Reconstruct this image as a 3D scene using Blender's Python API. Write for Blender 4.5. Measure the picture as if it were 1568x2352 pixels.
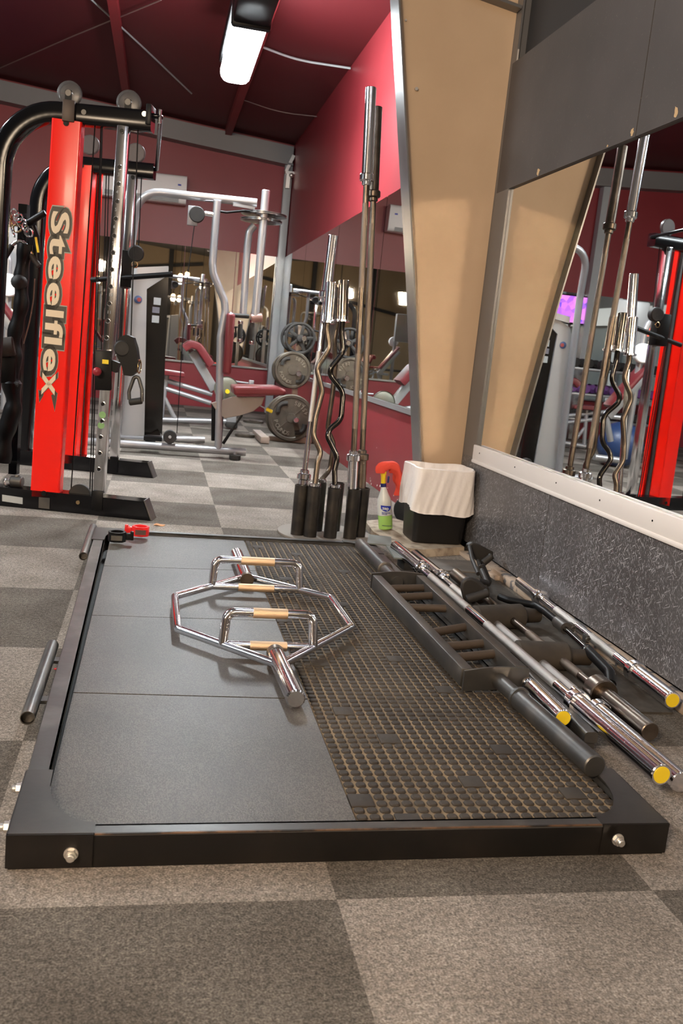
import bpy, bmesh, math, random
from mathutils import Vector, Matrix
random.seed(7)
PI = math.pi
sc = bpy.context.scene
for o in list(bpy.data.objects): bpy.data.objects.remove(o)
COL = sc.collection

# ------------------------------------------------------------------ camera
FPX, CAMH = 2080.0, 0.93
YAW, PIT, ROL = (math.radians(a) for a in (12.15, 10.1, 5.75))
_f = Vector((math.sin(YAW)*math.cos(PIT), math.cos(YAW)*math.cos(PIT), -math.sin(PIT)))
_r0 = Vector((math.cos(YAW), -math.sin(YAW), 0)); _u0 = _r0.cross(_f)
_r = _r0*math.cos(ROL)+_u0*math.sin(ROL); _u = -_r0*math.sin(ROL)+_u0*math.cos(ROL)
CAM = Vector((0, 0, CAMH))
cd = bpy.data.cameras.new('camera'); cam = bpy.data.objects.new('camera', cd); COL.objects.link(cam)
M3 = Matrix((_r, _u, -_f)).transposed()
cam.matrix_world = Matrix.Translation(CAM) @ M3.to_4x4()
cd.sensor_fit = 'VERTICAL'; cd.sensor_height = 22.3; cd.lens = FPX/2352*22.3
cd.clip_start = 0.05; cd.clip_end = 100
cd.dof.use_dof = True; cd.dof.focus_distance = 2.7; cd.dof.aperture_fstop = 5.6
sc.camera = cam

def ray(px, py): return (px-784)/FPX*_r-(py-1176)/FPX*_u+_f
def onz(px, py, z=0.0):                      # photo point on a level plane
    d = ray(px, py); return CAM+d*((z-CAMH)/d.z)
def onx(px, py, x):
    d = ray(px, py); return CAM+d*(x/d.x)
def ony(px, py, y):
    d = ray(px, py); return CAM+d*(y/d.y)
def onp(px, py, p0, n):
    d = ray(px, py); n = Vector(n); return CAM+d*((Vector(p0)-CAM).dot(n)/d.dot(n))

# ------------------------------------------------------------------ world, exposure
w = bpy.data.worlds.new('world'); sc.world = w; w.use_nodes = True
w.node_tree.nodes['Background'].inputs[0].default_value = (0.75, 0.8, 0.9, 1)
w.node_tree.nodes['Background'].inputs[1].default_value = 0.025
vs = sc.view_settings
vs.view_transform = 'Standard'; vs.look = 'None'; vs.gamma = 1; vs.use_curve_mapping = False
vs.exposure = 0.0
sc.cycles.sample_clamp_indirect = 0; sc.cycles.blur_glossy = 0.0; sc.cycles.caustics_reflective = True

WX = 1.59          # mirror / panel wall plane
RX = 1.54          # red wall plane beyond the column
BY = 12.3          # back wall plane
def zc(x): return 3.46+0.075*(1.54-x)
LAMPS = []
def area(name, loc, target, sx, sy, power, color, parent=None, spread=PI):
    l = bpy.data.lights.new(name, 'AREA'); l.shape = 'RECTANGLE'; l.size = sx; l.size_y = sy
    l.energy = power; l.color = color; l.spread = spread
    o = bpy.data.objects.new(name, l); COL.objects.link(o)
    o.location = loc
    o.rotation_euler = (Vector(target)-Vector(loc)).to_track_quat('-Z', 'Y').to_euler()
    LAMPS.append(o); return o
COOL = (0.90, 0.96, 1.0); WARM = (1.0, 0.78, 0.56)

# ------------------------------------------------------------------ materials
MATS = {}
def mat(name, color=(.5,.5,.5), rough=.5, metal=0., emit=None, estr=0., spec=.5, coat=0., noise=None, bump=0., bscale=200., alpha=1., trans=0.):
    if name in MATS: return MATS[name]
    m = bpy.data.materials.new(name); m.use_nodes = True; nt = m.node_tree
    b = nt.nodes['Principled BSDF']
    b.inputs['Base Color'].default_value = (*color, 1); b.inputs['Roughness'].default_value = rough
    b.inputs['Metallic'].default_value = metal; b.inputs['Specular IOR Level'].default_value = spec
    b.inputs['Coat Weight'].default_value = coat; b.inputs['Coat Roughness'].default_value = .08
    b.inputs['Alpha'].default_value = alpha; b.inputs['Transmission Weight'].default_value = trans
    if emit: b.inputs['Emission Color'].default_value = (*emit, 1); b.inputs['Emission Strength'].default_value = estr
    if noise:
        # noise = (second colour, scale, low, high)
        c2, s, lo, hi = noise
        tc = nt.nodes.new('ShaderNodeTexCoord'); n = nt.nodes.new('ShaderNodeTexNoise'); n.inputs['Scale'].default_value = s
        n.inputs['Detail'].default_value = 6
        r = nt.nodes.new('ShaderNodeValToRGB'); r.color_ramp.elements[0].position = lo; r.color_ramp.elements[1].position = hi
        r.color_ramp.elements[0].color = (*color, 1); r.color_ramp.elements[1].color = (*c2, 1)
        nt.links.new(tc.outputs['Object'], n.inputs['Vector']); nt.links.new(n.outputs['Fac'], r.inputs['Fac'])
        nt.links.new(r.outputs['Color'], b.inputs['Base Color'])
    if bump:
        tc = nt.nodes.new('ShaderNodeTexCoord'); n = nt.nodes.new('ShaderNodeTexNoise'); n.inputs['Scale'].default_value = bscale
        n.inputs['Detail'].default_value = 3
        bp = nt.nodes.new('ShaderNodeBump'); bp.inputs['Strength'].default_value = bump; bp.inputs['Distance'].default_value = .002
        nt.links.new(tc.outputs['Object'], n.inputs['Vector']); nt.links.new(n.outputs['Fac'], bp.inputs['Height'])
        nt.links.new(bp.outputs['Normal'], b.inputs['Normal'])
    MATS[name] = m; return m

def node_mat(name): 
    m = bpy.data.materials.new(name); m.use_nodes = True; MATS[name] = m
    return m, m.node_tree, m.node_tree.nodes['Principled BSDF']
def N(nt, t, **kw):
    n = nt.nodes.new(t)
    for k, v in kw.items():
        if k.startswith('i_'):
            key = k[2:]; key = int(key) if key.isdigit() else key
            n.inputs[key].default_value = v
        else: setattr(n, k, v)
    return n
def ramp(nt, src, stops):
    r = nt.nodes.new('ShaderNodeValToRGB'); e = r.color_ramp.elements
    while len(e) < len(stops): e.new(.5)
    for i, (p, c) in enumerate(stops): e[i].position = p; e[i].color = (*c, 1)
    nt.links.new(src, r.inputs['Fac']); return r.outputs['Color']
def mixc(nt, fac, a, b, mode='MIX'):
    m = nt.nodes.new('ShaderNodeMix'); m.data_type = 'RGBA'; m.blend_type = mode
    for s, v in ((m.inputs[0], fac), (m.inputs[6], a), (m.inputs[7], b)):
        if hasattr(v, 'links'): nt.links.new(v, s)
        elif isinstance(v, (int, float)): s.default_value = v
        else: s.default_value = (*v, 1)
    return m.outputs[2]
def mth(nt, op, a, b=None, c=None):
    m = nt.nodes.new('ShaderNodeMath'); m.operation = op
    for i, v in enumerate((a, b, c)):
        if v is None: continue
        if hasattr(v, 'links'): nt.links.new(v, m.inputs[i])
        else: m.inputs[i].default_value = v
    return m.outputs[0]

chrome = mat('chrome', (.86, .86, .90), .13, 1.)
knurl = mat('knurled_chrome', (.62, .58, .54), .42, 1., bump=.6, bscale=900)
gold_knurl = mat('worn_knurl', (.80, .58, .38), .38, 1., bump=.6, bscale=900)
worn = mat('worn_steel', (.14, .112, .088), .32, 1., noise=((.24, .20, .165), 14, .4, .7))
wornk = mat('worn_knurl_steel', (.26, .21, .17), .46, 1., bump=.5, bscale=800)
blackbar = mat('black_plated_steel', (.045, .042, .04), .18, 1., coat=.3)
gunmetal = mat('dark_bare_steel', (.10, .098, .095), .42, .75, noise=((.17, .155, .14), 9, .42, .72))
platesteel = mat('dark_frame_steel', (.007, .006, .0055), .38, 0., spec=.4, noise=((.014, .011, .009), 7, .45, .75), bump=.12, bscale=60)
topsteel = mat('frame_top_wear_and_sheen', (.055, .053, .051), .38, .3, spec=.6, noise=((.12, .117, .112), 9, .45, .70), bump=.12, bscale=60)  # top flange grey: real wear plus lamp gloss put into the colour
gussetm = mat('gusset_top', (.030, .027, .025), .42, .2, spec=.6, noise=((.05, .045, .04), 6, .45, .70), bump=.1, bscale=60)
blackpaint = mat('gloss_black_paint', (.004, .004, .005), .14, 0., spec=.35)
rubberblk = mat('black_rubber', (.014, .013, .012), .65, noise=((.03, .026, .022), 12, .4, .7))
satinblk = mat('satin_black', (.004, .004, .0045), .42, spec=.22)
brownblk = mat('dusty_black_steel', (.035, .028, .022), .5, .3, noise=((.07, .053, .038), 8, .4, .7))
redgloss = mat('gloss_red_powdercoat', (.88, .010, .003), .24, 0., coat=.15)
cream = mat('cream_vinyl', (.74, .60, .42), .45)
greybr = mat('dark_olive_vinyl', (.055, .045, .03), .45)
greyline = mat('grey_vinyl_edge', (.36, .33, .27), .45)
silver = mat('silver_powdercoat', (.36, .36, .37), .34, .5)
shroud = mat('grey_shroud_paint', (.33, .33, .33), .38, .2)
redpad = mat('red_vinyl_pad', (.15, .018, .022), .38)
ironpl = mat('cast_iron_plate', (.07, .058, .045), .42, .4, noise=((.11, .092, .07), 10, .4, .7))
ironlt = mat('cast_iron_letters', (.25, .22, .18), .4, .5)
yellow = mat('yellow_plastic', (.85, .62, .02), .4)
white = mat('white_plastic', (.92, .92, .92), .4)
whitetrim = mat('white_painted_trim', (.86, .80, .75), .38)
redclip = mat('red_plastic', (.75, .02, .02), .3)
orange = mat('orange_leaf', (.45, .20, .07), .7)
clothm = mat('red_cloth', (.78, .075, .045), .85, bump=.5, bscale=400)
bolt = mat('zinc_bolt', (.72, .69, .65), .35, .9)
tan = mat('tan_painted_steel', (.58, .42, .275), .6, noise=((.52, .37, .24), 2.5, .35, .7), bump=.08, bscale=40)
greypaint = mat('grey_painted_steel', (.17, .165, .165), .32, .3)
postgrey = mat('pale_grey_painted_steel', (.40, .42, .43), .4, .1)
whitepl = mat('bin_liner', (.86, .80, .76), .42, bump=1., bscale=34)
binblk = mat('bin_black_plastic', (.010, .009, .009), .42)
liquid = mat('green_cleaner', (.40, .72, .18), .25)
milky = mat('milky_plastic', (.70, .72, .68), .3)
navy = mat('navy_plastic', (.015, .02, .13), .35)
labelb = mat('label_blue', (.02, .04, .42), .4)
labelw = mat('label_white', (.85, .87, .88), .4)
mirror = mat('mirror_glass', (.86, .88, .87), .012, 1.)
seamm = mat('mirror_edge', (.35, .36, .36), .3, .5)
concrete = mat('bare_concrete', (.42, .34, .25), .85, noise=((.20, .15, .11), 16, .45, .66), bump=1., bscale=30)
glassw, nt, b = node_mat('tv_picture')
tc = N(nt, 'ShaderNodeTexCoord'); vo = N(nt, 'ShaderNodeTexVoronoi', i_Scale=14.); nt.links.new(tc.outputs['Object'], vo.inputs['Vector'])
c_ = ramp(nt, vo.outputs['Color'], [(.1, (.10, .05, .9)), (.45, (.45, .12, .9)), (.75, (.9, .25, .75)), (.9, (.2, .1, .5))])
b.inputs['Base Color'].default_value = (.02, .02, .03, 1); nt.links.new(c_, b.inputs['Emission Color']); b.inputs['Emission Strength'].default_value = 1.6
bulbm = mat('warm_bulb', (1, .8, .5), .3, emit=(1, .62, .28), estr=26)
tube_on = mat('lit_diffuser', (1, 1, 1), .3, emit=(.90, .97, 1.), estr=105)
exitm = mat('exit_sign_red', (.6, .05, .03), .4, emit=(1, .10, .05), estr=3)
purple = mat('purple_vinyl', (.16, .05, .22), .45)
bluem = mat('blue_vinyl', (.02, .045, .13), .4)
pulleym = mat('smoky_pulley', (.10, .095, .095), .3, alpha=.6)
cardb = mat('grey_card', (.40, .42, .42), .7)
orangeb = mat('orange_ball', (.8, .2, .03), .5)
greentag = mat('green_sticker', (.22, .40, .16), .4)

# carpet: checker of tiles, tweed fibre noise
carpet, nt, b = node_mat('carpet_tiles')
geo = N(nt, 'ShaderNodeNewGeometry'); sep = N(nt, 'ShaderNodeSeparateXYZ'); nt.links.new(geo.outputs['Position'], sep.inputs[0])
ix = mth(nt, 'FLOOR', mth(nt, 'DIVIDE', mth(nt, 'SUBTRACT', sep.outputs[0], .357), .602))
iy = mth(nt, 'FLOOR', mth(nt, 'DIVIDE', mth(nt, 'SUBTRACT', sep.outputs[1], 1.378), .617))
par = mth(nt, 'PINGPONG', mth(nt, 'ADD', ix, iy), 1.0)
n1 = N(nt, 'ShaderNodeTexNoise', i_Scale=260., i_Detail=3.); nt.links.new(geo.outputs['Position'], n1.inputs['Vector'])
n2 = N(nt, 'ShaderNodeTexNoise', i_Scale=5., i_Detail=4.); nt.links.new(geo.outputs['Position'], n2.inputs['Vector'])
n3 = N(nt, 'ShaderNodeTexNoise', i_Scale=90., i_Detail=2.); nt.links.new(geo.outputs['Position'], n3.inputs['Vector'])
lightc = ramp(nt, n1.outputs['Fac'], [(.30, (.13, .113, .098)), (.5, (.25, .22, .192)), (.72, (.415, .375, .335))])
darkc = ramp(nt, n1.outputs['Fac'], [(.30, (.060, .053, .045)), (.5, (.122, .108, .093)), (.72, (.215, .192, .166))])
base = mixc(nt, par, darkc, lightc)
base = mixc(nt, .45, base, ramp(nt, n3.outputs['Fac'], [(.38, (.5, .5, .5)), (.62, (1.45, 1.4, 1.35))]), 'MULTIPLY')
base = mixc(nt, .8, base, ramp(nt, n2.outputs['Fac'], [(.35, (.74, .72, .70)), (.65, (1.1, 1.1, 1.1))]), 'MULTIPLY')
nt.links.new(base, b.inputs['Base Color']); b.inputs['Roughness'].default_value = .95; b.inputs['Specular IOR Level'].default_value = .15
bp = N(nt, 'ShaderNodeBump', i_Strength=.6, i_Distance=.003); nt.links.new(n1.outputs['Fac'], bp.inputs['Height']); nt.links.new(bp.outputs['Normal'], b.inputs['Normal'])

def scuffed(name, c1, c2, rough, scratch, amount, peel=None):
    m, nt, b = node_mat(name)
    tc = N(nt, 'ShaderNodeTexCoord')
    n = N(nt, 'ShaderNodeTexNoise', i_Scale=3., i_Detail=6.); nt.links.new(tc.outputs['Object'], n.inputs['Vector'])
    col = ramp(nt, n.outputs['Fac'], [(.35, c1), (.7, c2)])
    rr = None
    for ang, sc_ in ((.35, 1.), (-.65, 1.3), (1.1, .8), (-.1, 1.6), (2.2, 1.1)):
        mp = N(nt, 'ShaderNodeMapping'); mp.vector_type = 'TEXTURE'; mp.inputs['Rotation'].default_value = (ang, 0, 0); mp.inputs['Scale'].default_value = (.05, 1/(260*sc_), 1/(34*sc_))
        nt.links.new(tc.outputs['Object'], mp.inputs['Vector'])
        v = N(nt, 'ShaderNodeTexNoise', i_Scale=1., i_Detail=2.); nt.links.new(mp.outputs['Vector'], v.inputs['Vector'])
        s = mth(nt, 'GREATER_THAN', v.outputs['Fac'], amount)
        rr = s if rr is None else mth(nt, 'MAXIMUM', rr, s)
    n4 = N(nt, 'ShaderNodeTexNoise', i_Scale=4., i_Detail=2.); nt.links.new(tc.outputs['Object'], n4.inputs['Vector'])
    fac = mth(nt, 'MULTIPLY', rr, mth(nt, 'MULTIPLY', n4.outputs['Fac'], .9))
    col = mixc(nt, fac, col, scratch)
    nt.links.new(col, b.inputs['Base Color']); b.inputs['Roughness'].default_value = rough
    n5 = N(nt, 'ShaderNodeTexNoise', i_Scale=60., i_Detail=3.); nt.links.new(tc.outputs['Object'], n5.inputs['Vector'])
    bp = N(nt, 'ShaderNodeBump', i_Strength=.15, i_Distance=.002); nt.links.new(n5.outputs['Fac'], bp.inputs['Height']); nt.links.new(bp.outputs['Normal'], b.inputs['Normal'])
    return m
kick = scuffed('scuffed_grey_board', (.075, .07, .072), (.105, .10, .102), .38, (.62, .62, .64), .665)
headb = scuffed('charcoal_board', (.070, .061, .057), (.092, .080, .075), .6, (.22, .19, .17), .74)
matm, nt, b = node_mat('grey_rubber_tile')
tc = N(nt, 'ShaderNodeTexCoord'); mp = N(nt, 'ShaderNodeMapping'); mp.inputs['Scale'].default_value = (420, 210, 300); nt.links.new(tc.outputs['Object'], mp.inputs['Vector'])
na = N(nt, 'ShaderNodeTexNoise', i_Scale=1., i_Detail=2.); nt.links.new(mp.outputs['Vector'], na.inputs['Vector'])
nb = N(nt, 'ShaderNodeTexNoise', i_Scale=3., i_Detail=5.); nt.links.new(tc.outputs['Object'], nb.inputs['Vector'])
c_ = ramp(nt, nb.outputs['Fac'], [(.35, (.058, .053, .048)), (.68, (.092, .085, .077))])
c_ = mixc(nt, .75, c_, ramp(nt, na.outputs['Fac'], [(.38, (.55, .55, .55)), (.66, (1.7, 1.65, 1.6))]), 'MULTIPLY')
nt.links.new(c_, b.inputs['Base Color']); b.inputs['Roughness'].default_value = .47; b.inputs['Specular IOR Level'].default_value = .45
bp = N(nt, 'ShaderNodeBump', i_Strength=.35, i_Distance=.0006); nt.links.new(na.outputs['Fac'], bp.inputs['Height']); nt.links.new(bp.outputs['Normal'], b.inputs['Normal'])
redwall = mat('red_painted_wall', (.255, .026, .033), .40, noise=((.23, .022, .029), 2, .3, .7))
redlow = redwall
ceilm = mat('maroon_ceiling', (.095, .005, .008), .6)
stud = mat('dirty_studded_rubber', (.030, .023, .018), .75, noise=((.052, .041, .031), 5, .38, .7))
groove = mat('dusty_rubber_base', (.25, .18, .105), .9, noise=((.10, .074, .048), 9, .42, .72))
beamg = mat('dusty_grey_beam', (.22, .21, .21), .5, .2)
darkwall = mat('charcoal_wall', (.030, .028, .028), .7)
coolwall = mat('pale_grey_wall', (.10, .11, .11), .6)
tanwall = mat('warm_tan_wall', (.42, .31, .19), .7, noise=((.36, .26, .15), .8, .35, .7))
ledgem = mat('peeling_ledge_paint', (.47, .36, .27), .7, noise=((.12, .11, .11), 14, .56, .61), bump=.5, bscale=40)

# ------------------------------------------------------------------ mesh helper
def fillet(pts, r, n=6):
    if r <= 0 or len(pts) < 3: return [Vector(p) for p in pts]
    pts = [Vector(p) for p in pts]; out = [pts[0]]
    for i in range(1, len(pts)-1):
        a, p, c = pts[i-1], pts[i], pts[i+1]
        u = (a-p); v = (c-p); lu, lv = u.length, v.length; u.normalize(); v.normalize()
        ang = u.angle(v)
        if ang > PI-.02: out.append(p); continue
        t = min(r/math.tan(ang/2), lu*.48, lv*.48); rr = t*math.tan(ang/2)
        cen = p+(u+v).normalized()*(rr/math.sin(ang/2))
        s = (p+u*t)-cen; e = (p+v*t)-cen; ax = s.cross(e)
        if ax.length < 1e-9: out.append(p); continue
        ax.normalize(); tot = s.angle(e)
        for k in range(n+1): out.append(cen+Matrix.Rotation(tot*k/n, 3, ax) @ s)
    out.append(pts[-1]); return out

class MB:
    def __init__(s): s.v = []; s.f = []; s.m = []; s.mi = 0; s.mats = []
    def use(s, m):
        if m not in s.mats: s.mats.append(m)
        s.mi = s.mats.index(m); return s
    def add(s, vs, fs):
        o = len(s.v); s.v += [Vector(v) for v in vs]
        for f in fs: s.f.append([i+o for i in f]); s.m.append(s.mi)
        return s
    def hexa(s, p):            # p: 8 points, bottom ring then top ring
        return s.add(p, [(3,2,1,0),(4,5,6,7),(0,1,5,4),(1,2,6,5),(2,3,7,6),(3,0,4,7)])
    def box(s, c, d, rot=None, bev=0.):
        c = Vector(c); h = Vector(d)/2; R = rot or Matrix.Identity(3)
        if bev <= 0:
            P = [(-1,-1,-1),(1,-1,-1),(1,1,-1),(-1,1,-1),(-1,-1,1),(1,-1,1),(1,1,1),(-1,1,1)]
            return s.hexa([c+R @ Vector((a*h.x, e*h.y, g*h.z)) for a, e, g in P])
        bm = bmesh.new(); bmesh.ops.create_cube(bm, size=1)
        for v in bm.verts: v.co = Vector((v.co.x*d[0], v.co.y*d[1], v.co.z*d[2]))
        bmesh.ops.bevel(bm, geom=list(bm.edges), offset=bev, segments=2, profile=.5, affect='EDGES')
        bm.verts.index_update()
        s.add([c+R @ v.co for v in bm.verts], [[v.index for v in f.verts] for f in bm.faces]); bm.free(); return s
    def bar(s, a, b, w, h, up=(0,0,1), bev=0.):   # box beam from a to b
        a, b = Vector(a), Vector(b); d = b-a; L = d.length; d.normalize()
        up = Vector(up); x = d.cross(up)
        if x.length < 1e-5: x = d.cross(Vector((0,1,0)))
        x.normalize(); z = x.cross(d); R = Matrix((x, d, z)).transposed()
        return s.box((a+b)/2, (w, L, h), R, bev)
    def frame(s, d):
        d = d.normalized(); x = d.cross(Vector((0,0,1)))
        if x.length < 1e-3: x = d.cross(Vector((0,1,0)))
        x.normalize(); return x, x.cross(d)
    def lathe(s, a, b, prof, n=24, caps=True):    # prof: (t along a->b in metres, radius)
        a, b = Vector(a), Vector(b); d = (b-a).normalized(); x, y = s.frame(d)
        vs = []; fs = []
        for t, r in prof:
            for k in range(n):
                q = 2*PI*k/n; vs.append(a+d*t+(x*math.cos(q)+y*math.sin(q))*r)
        for i in range(len(prof)-1):
            for k in range(n):
                k2 = (k+1) % n; fs.append((i*n+k, i*n+k2, (i+1)*n+k2, (i+1)*n+k))
        if caps: fs.append(tuple(range(n))[::-1]); fs.append(tuple((len(prof)-1)*n+k for k in range(n)))
        return s.add(vs, fs)
    def cyl(s, a, b, r, r2=None, n=24, ch=0.):
        L = (Vector(b)-Vector(a)).length; r2 = r if r2 is None else r2
        if ch: return s.lathe(a, b, [(0, r-ch), (ch, r), (L-ch, r2), (L, r2-ch)], n)
        return s.lathe(a, b, [(0, r), (L, r2)], n)
    def pipe(s, a, b, r, ri, n=24):               # open ended tube with wall
        L = (Vector(b)-Vector(a)).length
        return s.lathe(a, b, [(0, ri), (0, r), (L, r), (L, ri), (L*.02, ri)], n, caps=False)
    def sweep(s, pts, sec, closed=False, up=None):     # sec: 2D section list; parallel transport
        P = [Vector(p) for p in pts]; n = len(P); k = len(sec)
        T = []
        for i in range(n):
            if closed: t = P[(i+1) % n]-P[i-1]
            else: t = P[min(i+1, n-1)]-P[max(i-1, 0)]
            T.append(t.normalized())
        if up is not None:
            x = T[0].cross(Vector(up)).normalized()
        else: x, _ = s.frame(T[0])
        vs = []; prev = T[0]
        for i in range(n):
            if i: 
                q = prev.rotation_difference(T[i]); x = q @ x
            prev = T[i]; x = (x-T[i]*x.dot(T[i])).normalized(); y = x.cross(T[i])
            c = 1.
            if 0 < i < n-1:
                a1 = (P[i]-P[i-1]).normalized(); a2 = (P[i+1]-P[i]).normalized(); 
                if a1.length and a2.length: c = 1/max(.6, math.cos(a1.angle(a2)/2))
            for (u, v_) in sec: vs.append(P[i]+x*u+y*v_)
        fs = []
        for i in range(n if closed else n-1):
            j = (i+1) % n
            for q in range(k):
                q2 = (q+1) % k; fs.append((i*k+q, i*k+q2, j*k+q2, j*k+q))
        if not closed: fs.append(tuple(range(k))[::-1]); fs.append(tuple((n-1)*k+q for q in range(k)))
        return s.add(vs, fs)
    def tube(s, pts, r, bend=0., n=14, closed=False, seg=6):
        if closed:
            P = [Vector(p) for p in pts]; m = len(P)
            ext = [(P[-1]+P[0])/2]+P+[(P[-1]+P[0])/2]
            Q = fillet(ext, bend, seg)[:-1]
        else: Q = fillet(pts, bend, seg)
        return s.sweep(Q, [(r*math.cos(2*PI*i/n), r*math.sin(2*PI*i/n)) for i in range(n)], closed)
    def rtube(s, pts, w, h, bend=0., up=(0,0,1), rc=None, seg=8):   # rounded-rectangular tube
        rc = rc if rc is not None else min(w, h)*.18; S = []
        for cx, cy, a0 in ((1,1,0),(-1,1,90),(-1,-1,180),(1,-1,270)):
            for k in range(4):
                a = math.radians(a0+30*k); S.append((cx*(w/2-rc)+rc*math.cos(a), cy*(h/2-rc)+rc*math.sin(a)))
        return s.sweep(fillet(pts, bend, seg), S, up=up)
    def prism(s, poly, off):
        poly = [Vector(p) for p in poly]; off = Vector(off); n = len(poly)
        vs = poly+[p+off for p in poly]
        return s.add(vs, [tuple(range(n))[::-1], tuple(range(n, 2*n))]+[(i, (i+1) % n, n+(i+1) % n, n+i) for i in range(n)])
    def ball(s, c, r, n=16, sq=(1,1,1)):
        c = Vector(c); vs = []; fs = []; m = n//2
        for i in range(m+1):
            t = PI*i/m
            for k in range(n):
                q = 2*PI*k/n; vs.append(c+Vector((r*sq[0]*math.sin(t)*math.cos(q), r*sq[1]*math.sin(t)*math.sin(q), r*sq[2]*math.cos(t))))
        for i in range(m):
            for k in range(n):
                k2 = (k+1) % n; fs.append((i*n+k, (i+1)*n+k, (i+1)*n+k2, i*n+k2))
        return s.add(vs, fs)
    def ring(s, c, axis, R, r, n=32, m=10):
        c = Vector(c); axis = Vector(axis).normalized(); x, y = s.frame(axis)
        return s.sweep([c+(x*math.cos(2*PI*k/n)+y*math.sin(2*PI*k/n))*R for k in range(n)], [(r*math.cos(2*PI*i/m), r*math.sin(2*PI*i/m)) for i in range(m)], True)
    def text(s, txt, org, right, up, size, depth=.001, offset=0., shear=0., sx=1., align='LEFT', space=1.):
        cu = bpy.data.curves.new('t', 'FONT'); cu.body = txt; cu.size = size; cu.extrude = depth/2; cu.offset = offset; cu.shear = shear
        cu.align_x = align; cu.space_character = space; cu.resolution_u = 4
        o = bpy.data.objects.new('t', cu); COL.objects.link(o)
        me = bpy.data.meshes.new_from_object(o.evaluated_get(bpy.context.evaluated_depsgraph_get()))
        right = Vector(right).normalized(); up = Vector(up).normalized(); nrm = right.cross(up)
        s.add([Vector(org)+right*(v.co.x*sx)+up*v.co.y+nrm*v.co.z for v in me.vertices], [list(p.vertices) for p in me.polygons])
        bpy.data.objects.remove(o); bpy.data.curves.remove(cu); bpy.data.meshes.remove(me); return s
    def build(s, name, m=None, parent=None, label=None, base=None, smooth=True, fixn=True):
        me = bpy.data.meshes.new(name)
        off = Vector(base) if base is not None else (Vector(parent['_base']) if parent is not None else Vector((0,0,0)))
        me.from_pydata([v-off for v in s.v], [], s.f)
        if s.mats:
            for q in s.mats: me.materials.append(q)
            me.polygons.foreach_set('material_index', s.m)
        else: me.materials.append(m)
        if fixn:
            bm = bmesh.new(); bm.from_mesh(me); bmesh.ops.recalc_face_normals(bm, faces=bm.faces); bm.to_mesh(me); bm.free()
        if smooth:
            me.polygons.foreach_set('use_smooth', [True]*len(me.polygons)); me.set_sharp_from_angle(angle=math.radians(35))
        me.update()
        o = bpy.data.objects.new(name, me); COL.objects.link(o)
        if parent is not None: o.parent = parent
        else: o.location = off
        o['_base'] = tuple(off)
        if label: o['label'] = label
        return o

def resamp(Q, n):
    d = [0]
    for i in range(len(Q)-1): d.append(d[-1]+(Q[i+1]-Q[i]).length)
    out = []
    for k in range(n):
        t = d[-1]*k/(n-1); i = 0
        while i < len(d)-2 and d[i+1] < t: i += 1
        u = (t-d[i])/max(1e-9, d[i+1]-d[i]); out.append(Q[i].lerp(Q[i+1], min(1, u)))
    return out
def tag(o, label, cat, group=None, kind=None):
    o['label'] = label; o['category'] = cat
    if group: o['group'] = group
    if kind: o['kind'] = kind
    return o
def thing(name, loc, label, cat, group=None):
    o = bpy.data.objects.new(name, None); COL.objects.link(o); o.empty_display_size = .05
    o.location = loc; o['_base'] = tuple(loc); return tag(o, label, cat, group)
def solo(name, mb, m, label, cat, group=None, kind=None):
    xs = [v for v in mb.v]; lo = Vector((min(v.x for v in xs), min(v.y for v in xs), min(v.z for v in xs))); hi = Vector((max(v.x for v in xs), max(v.y for v in xs), max(v.z for v in xs)))
    return tag(mb.build(name, m, base=((lo.x+hi.x)/2, (lo.y+hi.y)/2, lo.z)), label, cat, group, kind)
def struct(name, mb, m, smooth=True):
    o = mb.build(name, m, smooth=smooth); o['kind'] = 'structure'; return o
def kids(o): return [c for c in bpy.data.objects if c.parent == o]
def dup(root, loc, rz=0., label=None, group=None, mirror_x=False):
    def cp(o, par):
        c = o.copy(); COL.objects.link(c); c.parent = par
        for ch in kids(o): cp(ch, c)
        return c
    r = cp(root, None); r.location = loc; r.rotation_euler = (0, 0, rz)
    if mirror_x: r.scale = (-1, 1, 1)
    if label: r['label'] = label
    if group: r['group'] = group
    return r
V = Vector

# ------------------------------------------------------------------ room shell
fl = MB(); fl.box((-3, 3, -.05), (12, 20, .1)); struct('floor', fl, carpet)
XL, YF = -7.5, -6.0
# wall_right: near run behind mirror and boards, far run red
wr = MB()
wr.use(darkwall).box((WX+.10, (YF+4.5)/2, 1.9), (.12, 4.5-YF, 3.8))
wr.use(redwall).box((RX+.05, (4.5+BY)/2, 1.85), (.10, BY-4.5, 3.7))
struct('wall_right', wr, None)
wb = MB().use(redwall); wb.hexa([V(p) for p in ((XL, BY, 0), (RX+.1, BY, 0), (RX+.1, BY+.1, 0), (XL, BY+.1, 0), (XL, BY, zc(XL)), (RX+.1, BY, 3.5), (RX+.1, BY+.1, 3.5), (XL, BY+.1, zc(XL)))])
struct('wall_back', wb, None)
struct('wall_left', MB().box((XL-.05, 3.2, 2.1), (.1, 18.4, 4.4)), coolwall)
struct('wall_front', MB().box((-3, YF-.05, 2.1), (9.5, .1, 4.4)), tanwall)
ce = MB(); p = [(XL-.1, YF), (WX+.2, YF), (WX+.2, BY+.1), (XL-.1, BY+.1)]
ce.hexa([V((x, y, zc(x)-.0)) for x, y in p]+[V((x, y, zc(x)+.1)) for x, y in p]); struct('ceiling', ce, ceilm)
struct('ceiling', MB().hexa([V((x, y, zc(x)-.012)) for x, y in ((XL, YF), (WX, YF), (WX, 4.58), (XL, 4.58))]+[V((x, y, zc(x)-.002)) for x, y in ((XL, YF), (WX, YF), (WX, 4.58), (XL, 4.58))]), mat('grey_ceiling_lining', (.16, .16, .165), .7))
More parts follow.
